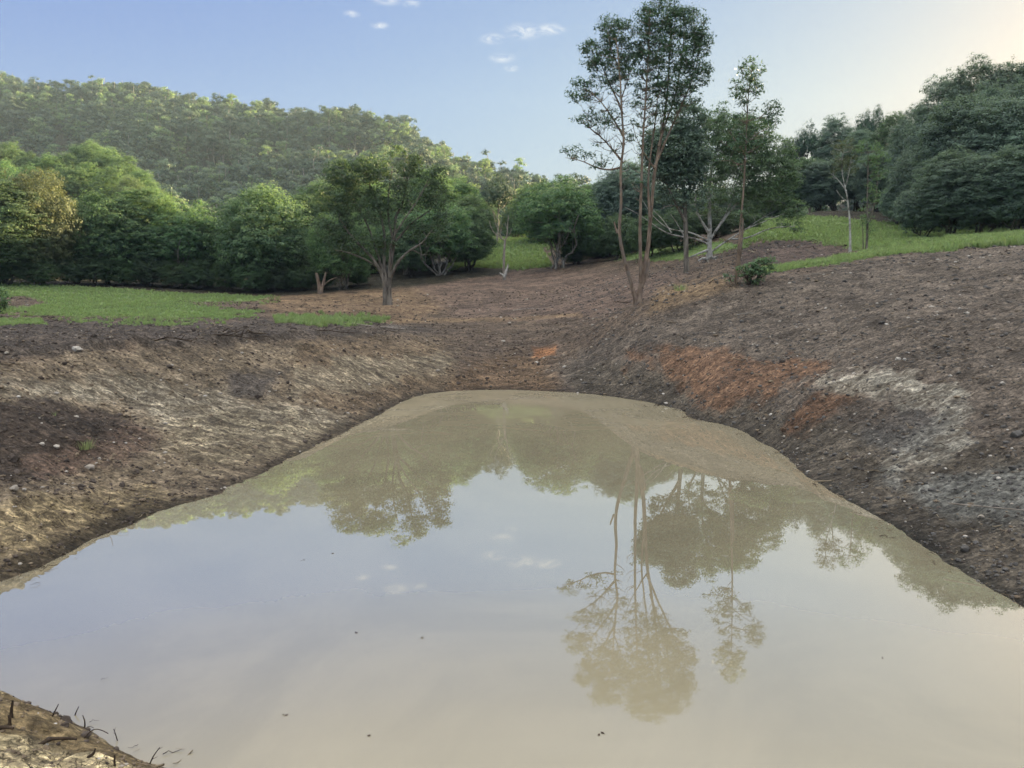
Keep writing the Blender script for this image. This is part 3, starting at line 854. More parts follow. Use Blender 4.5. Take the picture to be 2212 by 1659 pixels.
def forest_nodes(name, meshes, pts, rots, scs, idx):
    """ONE object that scatters the trees nobody could count"""
    me = bpy.data.meshes.new(name)
    me.vertices.add(len(pts)); me.vertices.foreach_set('co', np.asarray(pts, np.float32).ravel())
    for an, typ, arr in (('rz', 'FLOAT', rots), ('sc', 'FLOAT', scs)):
        a = me.attributes.new(an, typ, 'POINT'); a.data.foreach_set('value', np.asarray(arr, np.float32))
    a = me.attributes.new('pick', 'INT', 'POINT'); a.data.foreach_set('value', np.asarray(idx, np.int32))
    for m_ in meshes:
        pass
    o = link(name, me)
    protos = bpy.data.collections.new(name + '_kinds')
    for q, mm in enumerate(meshes):
        po = bpy.data.objects.new('%s_kind_%02d' % (name, q), mm); protos.objects.link(po)
    ng = bpy.data.node_groups.new(name, 'GeometryNodeTree')
    ng.interface.new_socket('Geometry', in_out='INPUT', socket_type='NodeSocketGeometry')
    ng.interface.new_socket('Geometry', in_out='OUTPUT', socket_type='NodeSocketGeometry')
    N_ = ng.nodes; Lk = ng.links
    gi = N_.new('NodeGroupInput'); go = N_.new('NodeGroupOutput')
    ci_ = N_.new('GeometryNodeCollectionInfo'); ci_.inputs['Collection'].default_value = protos
    ci_.inputs['Separate Children'].default_value = True; ci_.inputs['Reset Children'].default_value = True
    io = N_.new('GeometryNodeInstanceOnPoints'); io.inputs['Pick Instance'].default_value = True
    def named(nm, dt):
        nd = N_.new('GeometryNodeInputNamedAttribute'); nd.data_type = dt; nd.inputs['Name'].default_value = nm
        return nd.outputs[0]
    cx = N_.new('ShaderNodeCombineXYZ'); Lk.new(named('rz', 'FLOAT'), cx.inputs[2])
    e2 = N_.new('FunctionNodeEulerToRotation'); Lk.new(cx.outputs[0], e2.inputs[0])
    Lk.new(gi.outputs[0], io.inputs['Points']); Lk.new(ci_.outputs[0], io.inputs['Instance'])
    Lk.new(named('pick', 'INT'), io.inputs['Instance Index']); Lk.new(e2.outputs[0], io.inputs['Rotation'])
    Lk.new(named('sc', 'FLOAT'), io.inputs['Scale']); Lk.new(io.outputs[0], go.inputs[0])
    md = o.modifiers.new('scatter', 'NODES'); md.node_group = ng
    return tag(o, kind='stuff')

rest = np.array([i for i in range(len(HP)) if i not in pickset])
nr_ = len(rest)
fo = forest_nodes('forest', hill_kinds, HP[rest, :3] - np.array([0, 0, .5]), rgh.uniform(0, 6.28, nr_), rgh.uniform(.58, 1.08, nr_), rgh.integers(0, 12, nr_))
tag(fo, 'grey-green gum forest covering the hills behind the clearing', 'forest')
print('hill trees', len(pick), 'rest', nr_, 'onsky', int(onsky.sum()), 'inframe', int(inframe.sum()))

# ------------------------------------------------------------------ full-crowned trees of the belts round the clearing
PROTO = {}
def proto(key):
    """crown and trunk meshes of one kind, ten metres wide and ten tall"""
    if key not in PROTO:
        tall = key.endswith('T'); kind, v = key.rstrip('T').split('-'); v = int(v)
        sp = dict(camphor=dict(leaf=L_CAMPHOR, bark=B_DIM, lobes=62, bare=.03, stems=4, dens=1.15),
                  low=dict(leaf=L_MID, bark=B_DIM, lobes=50, bare=.0, stems=4, dens=1.0),
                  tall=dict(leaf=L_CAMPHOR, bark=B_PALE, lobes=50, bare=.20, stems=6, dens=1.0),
                  olive=dict(leaf=L_OLIVE, bark=B_DIM, lobes=56, bare=.03, stems=3, dens=1.3, lsize=.18),
                  gum=dict(leaf=L_GUM, bark=B_PALE, lobes=22, bare=.45, stems=1, dens=.9),
                  dark=dict(leaf=L_DARK, bark=B_DIM, lobes=62, bare=.04, stems=5, dens=1.2),
                  pale=dict(leaf=L_PALE, bark=B_GREY, lobes=56, bare=.04, stems=3, dens=1.2, lsize=.19),
                  umbrella=dict(leaf=L_GUM, bark=B_GREY, lobes=20, bare=.62, stems=2, dens=.8))[kind]
        if tall: sp = dict(sp, lobes=int(sp['lobes'] * 1.7))
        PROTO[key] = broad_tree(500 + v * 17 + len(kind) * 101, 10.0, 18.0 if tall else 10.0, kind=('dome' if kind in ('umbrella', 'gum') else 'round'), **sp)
    return PROTO[key]

def belt_tree(px, top, wpx, Y, key, label, name='leafy_tree', group=None, rz=None, sink=.1, zb=None, depth=1.0):
    b = P(px, 600, Y)
    x_, y_ = b[0], b[1]
    z_ = H(x_, y_) - sink if zb is None else zb
    ht = P(px, top, Y)[2] - z_
    wd = wpx * Y / FOC
    if ht / wd > 1.32 and key[:3] in ('cam', 'dar', 'tal', 'pal', 'low'):
        kd, v = key.split('-'); key = '%s-%dT' % (kd, int(v) % 3); wd *= 1.18
    cr, tr = proto(key)
    o = bpy.data.objects.new(name, None); COL.objects.link(o)
    o.location = (x_, y_, z_); o.rotation_euler = (0, 0, rgh.uniform(0, 6.28) if rz is None else rz)
    o.empty_display_size = .3
    # the crown of the kind sits between its clear stem and its top: measured on the mesh
    me_top = MT.setdefault(key, np.percentile([v.co.z for v in cr.vertices], 99.3))
    me_w = MW.setdefault(key, np.percentile([math.hypot(v.co.x, v.co.y) for v in cr.vertices], 97) * 2)
    sx = wd / me_w
    o.scale = (sx, sx * depth, ht / me_top)
    c = bpy.data.objects.new('crown', cr); COL.objects.link(c); c.parent = o
    t = bpy.data.objects.new('trunk', tr); COL.objects.link(t); t.parent = o
    return tag(o, label, 'tree', group)
MT = {}; MW = {}

GL = 'sunlit trees on the rise behind the left paddock'
for (px, top, wd, Y, key, lab) in (
    # left belt, front row
    (-70, 400, 170, 56, 'camphor-0', None), (10, 392, 150, 58, 'camphor-1', 'dark green leafy tree at the left end of the paddock'),
    (92, 372, 150, 60, 'olive-0', 'brown-green rough-leaved tree, second from the left end of the paddock'),
    (165, 470, 90, 63, 'low-0', 'low dark tree in the gap right of the brown-green tree'),
    (236, 424, 165, 64, 'camphor-2', 'bushy green tree right of the dark gap behind the paddock'),
    (318, 412, 135, 66, 'camphor-3', 'green tree whose crown rises above its neighbours behind the middle of the paddock'),
    (398, 440, 150, 66, 'tall-0', 'green tree with bare stems between two rounder crowns behind the paddock'),
    (455, 470, 90, 68, 'low-1', 'low dark green tree left of the big round sunlit crown'),
    (568, 408, 205, 65, 'camphor-4', 'big round green tree with sunlit yellow top behind the paddock'),
    (655, 428, 120, 74, 'camphor-5', 'dark tree behind the right shoulder of the big round tree'),
    (640, 520, 120, 68, 'low-2', 'low dark tree in shade right of the big round tree'),
    (742, 455, 145, 63, 'pale-0', 'lighter green tree just left of the big bare-limbed tree'),
    (700, 400, 130, 78, 'camphor-0', 'dark tree rising behind the left side of the bare-limbed tree'),
    (800, 395, 140, 80, 'camphor-2', 'dark tree directly behind the bare-limbed tree'),
    (872, 430, 130, 72, 'tall-1', 'slender-stemmed tree behind the right limb of the bare-limbed tree'),
    (930, 372, 110, 76, 'camphor-1', 'dark tree with its narrow top above the right side of the bare-limbed tree'),
    (985, 388, 105, 82, 'camphor-4', 'tree with a sunlit yellow top left of the small grass slope'),
    (948, 440, 150, 68, 'tall-2', 'green tree with many thin pale stems at the edge of the cleared soil'),
    (1010, 450, 85, 72, 'camphor-3', 'green tree leaning over the left side of the small grass slope'),
    # centre
    (1075, 380, 88, 98, 'gum-0', 'tall gum with brown-tinged crown behind the dead tree'),
    (1040, 425, 66, 108, 'camphor-5', 'dark green tree left of the brown-tinged gum at the top of the small grass slope'),
    (1118, 430, 70, 108, 'camphor-0', 'dark green tree right of the brown-tinged gum at the top of the small grass slope'),
    (1160, 400, 90, 96, 'camphor-2', 'green tree at the top right of the small grass slope'),
    (1206, 386, 178, 71, 'tall-3', 'broad green tree with three pale trunks right of the small grass slope'),
    (1265, 402, 90, 90, 'camphor-1', 'green tree with lit top behind the broad tree with pale trunks'),
    (1300, 440, 80, 77, 'low-0', 'dark low tree between the broad tree and the tall slender tree'),
    (1322, 372, 90, 76, 'dark-0', 'dark tree behind the left stem of the tall slender tree'),
    (1368, 352, 95, 78, 'dark-1', 'dark tree behind and between the stems of the tall slender tree'),
    (1420, 400, 95, 76, 'dark-2', 'dark tree behind the short grey trunk'),
    (1335, 465, 90, 70, 'low-1', 'low dark tree behind the left stem of the tall slender tree, at the soil edge'),
    (1405, 462, 100, 64, 'low-0', 'low dark tree behind the ends of the white low branches'),
    (1465, 455, 105, 62, 'low-2', 'low dark tree directly behind the short grey trunk'),
    (1535, 448, 110, 63, 'low-1', 'low dark tree directly behind the white trunk'),
    (1600, 455, 95, 65, 'low-0', 'low dark tree behind the thin upright tree at the edge of the grass slope'),
    (1015, 430, 100, 74, 'camphor-2', 'green tree closing the left side of the small grass slope'),
    (1300, 400, 110, 78, 'camphor-1', 'green tree filling the gap right of the broad tree with pale trunks'),
    (1245, 450, 90, 73, 'camphor-0', 'green tree leaning on the right side of the broad tree with pale trunks'),
    (885, 470, 110, 68, 'camphor-3', 'green tree behind the right dead limb of the bare-limbed tree'),
    (1490, 412, 110, 80, 'dark-0', 'dark tree low behind the white spreading branches'),
    (1560, 405, 105, 82, 'dark-1', 'dark tree behind the right-hand white branches'),
    (1640, 400, 90, 84, 'dark-2', 'dark tree at the left end of the upper grass slope'),
    (1672, 385, 70, 86, 'camphor-4', 'green tree at the left end of the upper grass slope'),
    # right belt above the meadow
    (1700, 300, 62, 92, 'umbrella-0', 'flat-topped gum with glowing edge at the left end of the right-hand belt'),
    (1742, 266, 70, 90, 'umbrella-1', 'flat-topped gum with layered crown above the upper grass slope'),
    (1722, 345, 90, 82, 'camphor-3', 'mid-green tree below the layered gum above the upper grass slope'),
    (1795, 258, 85, 88, 'dark-1', 'dark rounded tree right of the layered gum'),
    (1765, 350, 80, 80, 'dark-2', 'dark tree at the back of the upper grass slope, left of the white trunk'),
    (1864, 236, 72, 96, 'umbrella-0', 'umbrella-shaped gum standing above the belt against the bright sky'),
    (1850, 285, 90, 82, 'dark-0', 'dark tree below the umbrella-shaped gum'),
    (1918, 250, 85, 80, 'camphor-5', 'dark green tree right of the umbrella-shaped gum'),
    (1890, 330, 90, 76, 'dark-2', 'dark tree behind the vine-wrapped trunk'),
    (1962, 236, 90, 70, 'dark-1', 'dark tree at the left shoulder of the great right-hand mass of trees'),
    (1975, 330, 120, 63, 'dark-0', 'blue-green tree at the left front of the right-hand mass of trees'),
    (2022, 172, 110, 64, 'dark-2', 'dark tree stepping up the left side of the right-hand mass of trees'),
    (2084, 140, 125, 62, 'dark-1', 'tallest dark tree crown of the right-hand mass against the bright sky'),
    (2058, 215, 150, 57, 'dark-0', 'grey-green tree in the front of the right-hand mass of trees'),
    (2150, 146, 130, 60, 'dark-0', 'dark tree right of the tallest crown of the right-hand mass'),
    (2215, 140, 130, 60, 'dark-2', 'dark tree cut by the right edge of the picture, high crown'),
    (2140, 215, 150, 54, 'dark-2', 'dark bushy tree low in the front of the right-hand mass'),
    (2225, 240, 150, 52, 'dark-1', 'dark bushy tree at the right edge above the long grass'),
    (2320, 150, 150, 55, 'dark-0', None), (2420, 160, 160, 52, 'dark-2', None), (2300, 260, 150, 50, 'dark-1', None),
    (1985, 400, 110, 52, 'dark-2', 'low dark tree at the left foot of the right-hand mass, touching the grass'),
    (2050, 330, 130, 50, 'dark-1', 'dark tree at the front of the right-hand mass, second from its left foot'),
    (2120, 340, 120, 48, 'dark-0', 'dark bushy tree low in the right-hand mass over the long grass'),
    (2190, 320, 130, 46, 'dark-2', 'dark bushy tree lowest at the right end over the long grass'),
    (2265, 300, 140, 45, 'dark-1', None),
    (1940, 400, 90, 64, 'dark-0', 'dark tree between the vine-wrapped trunk and the right-hand mass'),
    (2000, 240, 90, 66, 'dark-0', 'dark tree halfway up the left side of the right-hand mass'),
    (2120, 190, 110, 58, 'dark-1', 'dark tree in the upper middle of the right-hand mass'),
    (2180, 180, 110, 57, 'dark-2', 'dark tree in the upper right of the right-hand mass'),
    # filler rows in the shade behind the belts
    (2010, 300, 110, 68, 'low-2', 'dark tree in the shade behind the left front of the right-hand mass'),
    (2110, 300, 120, 62, 'low-1', 'dark tree in the shade behind the middle of the right-hand mass'),
    (2190, 300, 120, 62, 'low-0', 'dark tree in the shade behind the right end of the right-hand mass'),
):
    grp_ = 'trees continuing the belts beyond the picture' if lab is None else None
    if lab is None: lab = 'dark tree continuing the belt beyond the edge of the picture'
    nm = {'gum': 'gum_tree', 'umbrella': 'gum_tree'}.get(key.split('-')[0], 'leafy_tree')
    belt_tree(px, top, wd, Y, key, lab, nm, grp_)

k_ = 0
for (px, top, wd, Y) in ((-110, 330, 100, 118), (-55, 318, 85, 116), (-5, 312, 75, 118), (38, 312, 70, 120), (78, 332, 70, 116), (118, 338, 70, 112), (155, 335, 70, 114), (188, 318, 70, 118), (214, 309, 70, 120), (248, 326, 75, 118),
                         (284, 340, 70, 116), (316, 372, 65, 112), (350, 412, 70, 106), (-30, 350, 80, 100), (30, 352, 75, 98), (75, 365, 70, 96), (120, 372, 75, 96), (165, 366, 75, 98), (205, 356, 75, 100), (250, 368, 75, 98), (292, 385, 75, 96)):
    k_ += 1
    belt_tree(px, top, wd, Y, ['camphor-%d' % (k_ % 6), 'pale-0', 'camphor-%d' % ((k_ + 3) % 6), 'tall-1'][k_ % 4],
              'bright-topped tree in the crowd of sunlit crowns on the rise behind the paddock', 'leafy_tree', GL)
for i_, (px, top, wd, Y) in enumerate(((20, 545, 90, 58), (85, 555, 80, 59), (150, 560, 70, 61), (205, 550, 80, 62), (262, 560, 80, 63), (320, 555, 80, 64), (375, 565, 70, 64), (430, 560, 80, 65), (490, 560, 70, 64), (545, 570, 80, 63),
                         (600, 570, 70, 64), (650, 575, 70, 64), (700, 575, 60, 64), (770, 570, 60, 65), (1240, 530, 60, 73), (1290, 530, 60, 76), (1340, 525, 60, 76), (1390, 525, 60, 72))):
    belt_tree(px, top, wd, Y, 'low-%d' % (i_ % 3), 'dark low bush in the shade at the foot of the tree belt behind the clearing', 'bush', 'low bushes at the foot of the tree belt')
k_ = 0
for (px, top, wd, Y) in ((10, 480, 120, 70), (90, 480, 120, 72), (160, 440, 110, 74), (200, 480, 110, 73), (275, 470, 110, 76), (350, 480, 110, 76), (430, 490, 110, 76), (500, 500, 100, 76), (560, 500, 110, 76), (620, 500, 110, 78), (690, 470, 110, 74), (750, 480, 100, 76),
                         (810, 470, 110, 76), (870, 480, 100, 80), (920, 470, 90, 82), (970, 480, 70, 84), (1230, 470, 80, 82), (1280, 470, 80, 84), (1350, 450, 90, 84), (1405, 450, 80, 84)):
    k_ += 1
    belt_tree(px, top, wd, Y, 'low-%d' % (k_ % 3), 'dark undergrowth tree in deep shade behind the front row of the left and middle belts', 'leafy_tree', 'shaded trees inside the belts')

# ------------------------------------------------------------------ trees drawn one by one
def PW(px, py, Y, dy=0.0):
    return P(px, py, Y + dy)

def own_tree(name, label, base, Y, stems, puffs, leaf, bark, lsize=.13, per=16, rad=.30, dens=24, aspect=.3, seed=1, twig=.010, cat='tree', depthk=.8, tips=0.0, sparse_twigs=0, lean_tw=.12):
    rg = np.random.default_rng(seed)
    root = bpy.data.objects.new(name, None); COL.objects.link(root); root.empty_display_size = .3
    b = P(base[0], base[1], Y); b[2] = H(b[0], b[1])
    root.location = b
    px2m = Y / FOC
    t = Geo()
    nodes = []; nr = []
    for si, st in enumerate(stems):
        pts, r0, r1 = st[0], st[1], st[2]
        dy0 = st[3] if len(st) > 3 else 0.0
        n = len(pts)
        q = np.array([PW(p_[0], p_[1], Y, dy0 * (i / max(n - 1, 1))) for i, p_ in enumerate(pts)])
        # resample smoothly
        s_ = np.concatenate([[0], np.cumsum(np.linalg.norm(np.diff(q, axis=0), axis=1))])
        m_ = max(6, int(s_[-1] / .35))
        u = np.linspace(0, s_[-1], m_)
        qq = np.stack([np.interp(u, s_, q[:, k]) for k in range(3)], 1)
        for _ in range(2): qq[1:-1] = (qq[:-2] + 2 * qq[1:-1] + qq[2:]) / 4
        qq += np.cumsum(rg.normal(0, .010, qq.shape), 0) * .6
        if len(st) <= 4: qq[0, 2] -= .15 if si == 0 else 0
        rr = r0 + (r1 - r0) * (u / u[-1]) ** .8
        if abs(pts[0][1] - base[1]) < 8:
            rr = rr * (1 + .5 * np.exp(-u / .25)); qq[0, 2] -= .25
        tube(t, qq - b, rr, 9 if r0 > .06 else 6, rough=.10, rg=rg)
        nodes.append(qq[1:]); nr.append(rr[1:])
    ND = np.concatenate(nodes); NR = np.concatenate(nr)
    cs = []; lf = []
    for e in puffs:
        cx, cy, rx, ry = e[:4]; k = e[4] if len(e) > 4 else 1.0
        leafy = e[5] if len(e) > 5 else 1.0
        n = max(3, int(np.pi * rx * ry * px2m ** 2 * dens * k))
        th = rg.uniform(0, 6.283, n); rr = np.sqrt(rg.random(n))
        dd = rg.uniform(-1, 1, n) * np.sqrt(np.maximum(0, 1 - rr ** 2 * .8)) * rx * px2m * depthk
        for a_, r_, d_ in zip(th, rr, dd):
            cs.append(PW(cx + rx * r_ * math.cos(a_), cy - ry * r_ * math.sin(a_), Y, d_)); lf.append(leafy)
    lf = np.array(lf)
    cs = np.array(cs) if len(cs) else np.zeros((0, 3))
    g = Geo()
    if len(cs):
        # nearest first, so that twigs grow from twigs
        d0 = np.array([np.min(np.linalg.norm(ND - c, axis=1)) for c in cs])
        for i in np.argsort(d0):
            c = cs[i]
            dv = c - ND
            cost = np.linalg.norm(dv, axis=1) + np.maximum(0, -dv[:, 2] + .15) * 1.3 + .25 * (NR < .014)
            j = int(np.argmin(cost))
            a = ND[j]; L = np.linalg.norm(c - a)
            n = max(4, int(L / .3))
            cv = curve(a, c, n, sag=-.07, wob=lean_tw, rg=rg)
            r0 = min(NR[j] * .75, twig + .013 * L)
            r1 = min(.006, r0)
            rr = np.linspace(r0, r1, n)
            tube(t, cv - b, rr, 5 if r0 > .02 else 4, rough=.05, rg=rg)
            ND = np.concatenate([ND, cv[1:]]); NR = np.concatenate([NR, np.maximum(rr[1:], .010)])
        kp = rg.random(len(cs)) < lf
        cs = cs[kp]
        rads = rad * (.6 + .8 * rg.random(len(cs)))
        clump_leaves(g, cs - b, rads, per, lsize, rg, aspect, flat=.75, up=.35, tip_light=np.full(len(cs), tips) * rg.random(len(cs)))
        link('crown', g.mesh('crown', [leaf]), root)
    link('trunk', t.mesh('trunk', [bark]), root)
    return tag(root, label, cat)

# tall slender tree with several leaning stems
own_tree('slender_tree', 'tall slender tree with several leaning pale stems on the cleared slope, tallest in the picture', (1377, 659), 32.7, [
    ([(1377, 660), (1371, 640), (1345, 551), (1334, 504), (1343, 427), (1339, 363), (1351, 307), (1345, 256), (1343, 205), (1339, 141), (1332, 85)], .092, .022, -.6),
    ([(1377, 660), (1386, 598), (1400, 534), (1405, 448), (1413, 363), (1422, 316), (1435, 235), (1443, 149), (1447, 40)], .115, .02, .8),
    ([(1384, 610), (1383, 555), (1383, 470), (1386, 384), (1390, 277), (1396, 192), (1400, 107), (1405, 34)], .085, .016, -.3),
    ([(1403, 470), (1400, 384), (1406, 330), (1420, 239), (1424, 150)], .055, .016, .4),
    ([(1422, 316), (1440, 260), (1462, 200), (1476, 110), (1482, 40)], .05, .014, 1.2),
    ([(1413, 363), (1440, 300), (1470, 235), (1500, 165), (1516, 90)], .06, .015, .4),
    ([(1386, 620), (1398, 588), (1401, 560)], .07, .055, .2),
    ([(1334, 504), (1328, 480)], .05, .03, .1),
    ([(1339, 363), (1307, 376), (1277, 359), (1251, 341), (1221, 341)], .045, .010, -.3),
    ([(1341, 345), (1311, 307), (1277, 277), (1255, 265)], .05, .010, .5),
    ([(1349, 300), (1325, 255), (1290, 205), (1262, 190)], .05, .010, -.6),
    ([(1345, 245), (1322, 190), (1298, 140), (1285, 100)], .045, .012, .5),
    ([(1343, 210), (1360, 160), (1375, 120)], .03, .01, 1.),
    ([(1343, 160), (1316, 110), (1312, 70)], .03, .01, -.5),
    ([(1413, 363), (1376, 310), (1366, 270)], .03, .01, -1.),
], [(1248, 333, 34, 14, .6), (1290, 352, 26, 18, .45), (1268, 262, 30, 14, .7), (1312, 258, 34, 24, .35), (1255, 201, 24, 26, 1.1), (1298, 185, 38, 24, .5), (1290, 120, 34, 36, 1.15), (1332, 66, 38, 32, 1.25), (1336, 128, 38, 46, 1.0),
    (1426, 34, 50, 30, 1.3), (1482, 51, 43, 34, 1.25), (1514, 88, 22, 34, 1.1), (1447, 107, 70, 46, 1.2), (1394, 85, 36, 40, 1.1), (1509, 158, 30, 30, 1.1), (1456, 179, 52, 32, .95), (1477, 213, 42, 18, .9), (1405, 171, 36, 42, .7),
    (1430, 248, 34, 34, .45), (1362, 149, 34, 34, .5), (1440, 4, 30, 8, 1.0), (1385, 225, 30, 30, .35), (1370, 290, 26, 26, .35),
    (1300, 215, 48, 60, .9, .10), (1298, 290, 40, 40, .7, .10), (1395, 240, 50, 60, .8, .12), (1440, 225, 46, 50, .8, .15), (1345, 300, 30, 60, .4, .1), (1375, 370, 30, 60, .35, .1)],
    L_HERO, B_RED, lsize=.135, per=22, rad=.29, dens=40, seed=3)

# big many-limbed tree in the middle
def z2(x, y): return (x * .32 + 531, y * .32 + 221)
own_tree('spreading_tree', 'large ragged tree with a thick grey double trunk and bare limbs, alone on cleared soil', (837, 660), 52, [
    ([(834, 661), (832, 625), (829, 600), (819, 579), (806, 557), (780, 530), (752, 500), (735, 470)], .19, .035, -.5),
    ([(841, 661), (841, 620), (841, 583), (851, 525), (854, 461), (870, 445), (880, 381), (884, 345)], .19, .035, .6),
    ([(836, 620), (829, 573), (832, 509), (820, 450), (800, 400), (790, 365)], .14, .03, .6),
    ([(843, 600), (857, 567), (886, 538), (912, 528), (930, 500)], .13, .025, -.8),
    ([(829, 590), (812, 540), (800, 500), (770, 440), (745, 400)], .09, .025, 1.5),
    ([(841, 583), (845, 520), (870, 480), (905, 430), (925, 390)], .09, .025, -1.2),
    ([(851, 525), (838, 470), (840, 410), (848, 360)], .10, .03, 1.6),
    ([(851, 525), (890, 480), (935, 450), (950, 420)], .09, .02, 1.0),
    ([(819, 579), (790, 560), (760, 548), (725, 540)], .08, .02, -1.2),
    ([(886, 538), (905, 545), (918, 556), (925, 548)], .05, .012, -.2),
    ([(890, 536), (915, 520), (926, 532), (924, 545)], .045, .012, .2),
    ([(806, 557), (795, 540), (786, 548), (776, 540)], .05, .012, .1),
], [(755, 375, 55, 32, 1.1), (725, 430, 48, 40, 1.0), (718, 490, 40, 42, .95), (790, 450, 52, 42, .6), (806, 366, 46, 26, 1.05), (888, 362, 30, 26, 1.0), (946, 380, 22, 22, 1.1), (940, 430, 28, 34, .9), (898, 420, 34, 40, .45),
    (838, 420, 46, 36, .7), (905, 500, 24, 26, 1.0), (830, 530, 28, 20, .7), (772, 528, 46, 26, .8), (948, 492, 26, 32, .7), (742, 545, 30, 18, .6), (850, 470, 40, 30, .35), (860, 330, 26, 14, .4), (885, 330, 12, 14, .5)],
    L_MID, B_GREY, lsize=.15, per=34, rad=.52, dens=19, aspect=.5, seed=5, twig=.014, tips=.1)

# short grey trunk carrying a dense dark crown
own_tree('dark_crowned_tree', 'tree with a straight grey trunk and dense dark crown left of the white-limbed tree', (1484, 590), 49, [
    ([(1484, 591), (1482, 540), (1481, 480), (1478, 420), (1470, 350), (1462, 290)], .18, .07, .3),
    ([(1481, 480), (1455, 430), (1430, 370), (1412, 320)], .11, .03, -.6),
    ([(1478, 430), (1500, 380), (1510, 320), (1505, 270)], .10, .03, .6),
    ([(1479, 450), (1450, 440), (1428, 452)], .06, .02, -.8),
], [(1455, 330, 62, 50, 1.5), (1490, 270, 36, 42, 1.4), (1425, 320, 34, 42, 1.3), (1500, 350, 34, 44, 1.2), (1470, 375, 50, 28, .9), (1452, 420, 36, 32, .6), (1500, 420, 28, 36, .5), (1440, 370, 40, 30, 1.0)],
    L_DARK, B_GREY, lsize=.17, per=34, rad=.5, dens=26, aspect=.5, seed=8)

# white-limbed tree
own_tree('white_limbed_tree', 'pale white-limbed tree with long low branches spreading sideways over the slope', (1532, 559), 53, [
    ([(1533, 560), (1533, 512), (1533, 470), (1533, 393), (1540, 340), (1560, 290)], .19, .04, .3),
    ([(1530, 528), (1505, 514), (1473, 512), (1440, 505), (1412, 485), (1380, 462), (1350, 448)], .075, .016, -1.),
    ([(1528, 520), (1490, 500), (1455, 500), (1425, 484), (1404, 462), (1385, 430)], .065, .012, .8),
    ([(1530, 500), (1515, 478), (1503, 457), (1500, 425), (1508, 400)], .11, .03, -.5),
    ([(1533, 520), (1552, 490), (1571, 461), (1580, 430), (1598, 400)], .09, .02, .6),
    ([(1535, 545), (1555, 530), (1575, 516), (1610, 495), (1661, 474), (1696, 461)], .07, .013, -1.2),
    ([(1575, 516), (1610, 518), (1661, 493), (1716, 488)], .07, .02, -.6),
    ([(1610, 496), (1640, 474), (1662, 462)], .05, .015, .3),
    ([(1530, 540), (1508, 548), (1490, 556)], .10, .03, -.6),
    ([(1533, 440), (1520, 390), (1530, 340)], .07, .02, -.6),
    ([(1533, 420), (1560, 370), (1600, 330), (1640, 340)], .08, .02, .8),
    ([(1545, 500), (1590, 440), (1640, 400), (1670, 390)], .09, .02, .2),
    ([(1450, 503), (1430, 470), (1400, 445)], .04, .015, .3), ([(1478, 512), (1462, 480), (1448, 462)], .05, .015, -.3),
    ([(1536, 560), (1548, 555), (1556, 562)], .12, .05, -.3), ([(1530, 560), (1518, 556), (1508, 563)], .12, .04, -.3),
], [(1584, 290, 60, 44, 1.2), (1657, 384, 60, 46, 1.1), (1546, 341, 44, 56, .9), (1575, 405, 58, 42, .75), (1700, 380, 28, 40, .9), (1718, 455, 24, 22, .9), (1540, 262, 34, 22, .8), (1620, 340, 50, 34, .9), (1690, 470, 24, 22, .5), (1640, 440, 40, 26, .55),
    (1722, 492, 12, 10, 1.), (1520, 440, 30, 26, .35), (1560, 230, 16, 10, .5), (1625, 290, 50, 40, .9), (1678, 335, 40, 42, .9), (1600, 350, 60, 40, .9), (1660, 420, 50, 30, .7)],
    L_PALE, B_WHITE, lsize=.15, per=30, rad=.46, dens=26, aspect=.42, seed=12, tips=.1)

# thin tree right of it
own_tree('thin_tree', 'thin upright tree with a small spiky leafed top beside the green shrub', (1588, 632), 30, [
    ([(1588, 633), (1595, 546), (1599, 495), (1605, 427), (1610, 320), (1612, 239), (1618, 171), (1624, 134)], .058, .012, .2),
    ([(1592, 600), (1601, 540), (1607, 500), (1606, 470)], .055, .03, -.3),
    ([(1612, 262), (1635, 258), (1660, 244), (1672, 228)], .022, .008, .2),
    ([(1609, 330), (1585, 300), (1572, 280)], .02, .008, .3),
    ([(1610, 310), (1640, 285), (1662, 275)], .02, .008, -.3),
    ([(1588, 630), (1576, 600), (1566, 575)], .02, .006, -.3), ([(1588, 630), (1600, 600), (1612, 580)], .02, .006, .3), ([(1589, 628), (1570, 610), (1556, 602)], .016, .005, .1), ([(1590, 628), (1585, 590), (1588, 560)], .018, .005, -.5),
], [(1624, 149, 26, 20, 1.2), (1612, 192, 34, 28, 1.25), (1608, 232, 30, 14, .5), (1668, 240, 22, 22, 1.0), (1664, 268, 18, 18, .7), (1605, 270, 36, 20, .5), (1604, 305, 50, 22, .8), (1585, 340, 40, 20, .5), (1600, 470, 12, 20, .4), (1572, 596, 16, 14, .3)],
    L_HERO, B_RED, lsize=.15, per=17, rad=.26, dens=36, aspect=.26, seed=15)

# dead tree
own_tree('dead_tree', 'small leafless dead tree with forked top and a white splintered stub', (1089, 603), 67, [
    ([(1089, 604), (1088, 573), (1089, 541), (1091, 519)], .13, .085, 0),
    ([(1091, 520), (1081, 512), (1072, 511), (1061, 499), (1057, 477)], .06, .02, .2),
    ([(1084, 514), (1075, 499), (1069, 480), (1066, 462)], .05, .02, -.2),
    ([(1082, 505), (1084, 485), (1079, 466)], .03, .015, .1),
    ([(1091, 520), (1097, 509), (1096, 487), (1099, 465)], .06, .02, .2),
    ([(1093, 516), (1103, 505), (1104, 494)], .035, .02, -.1),
    ([(1097, 500), (1090, 480)], .03, .015, -.1), ([(1088, 560), (1083, 555)], .04, .03, 0),
], [], L_HERO, B_DEAD, seed=21)
_d = [o for o in bpy.data.objects if o.name == 'dead_tree'][0]
g = Geo()
tube(g, [P(*q, 66.9) - np.array(_d.location) for q in ((1089, 600), (1092, 592), (1096, 578), (1098, 569))], [.13, .14, .09, .02], 7, rough=.25)
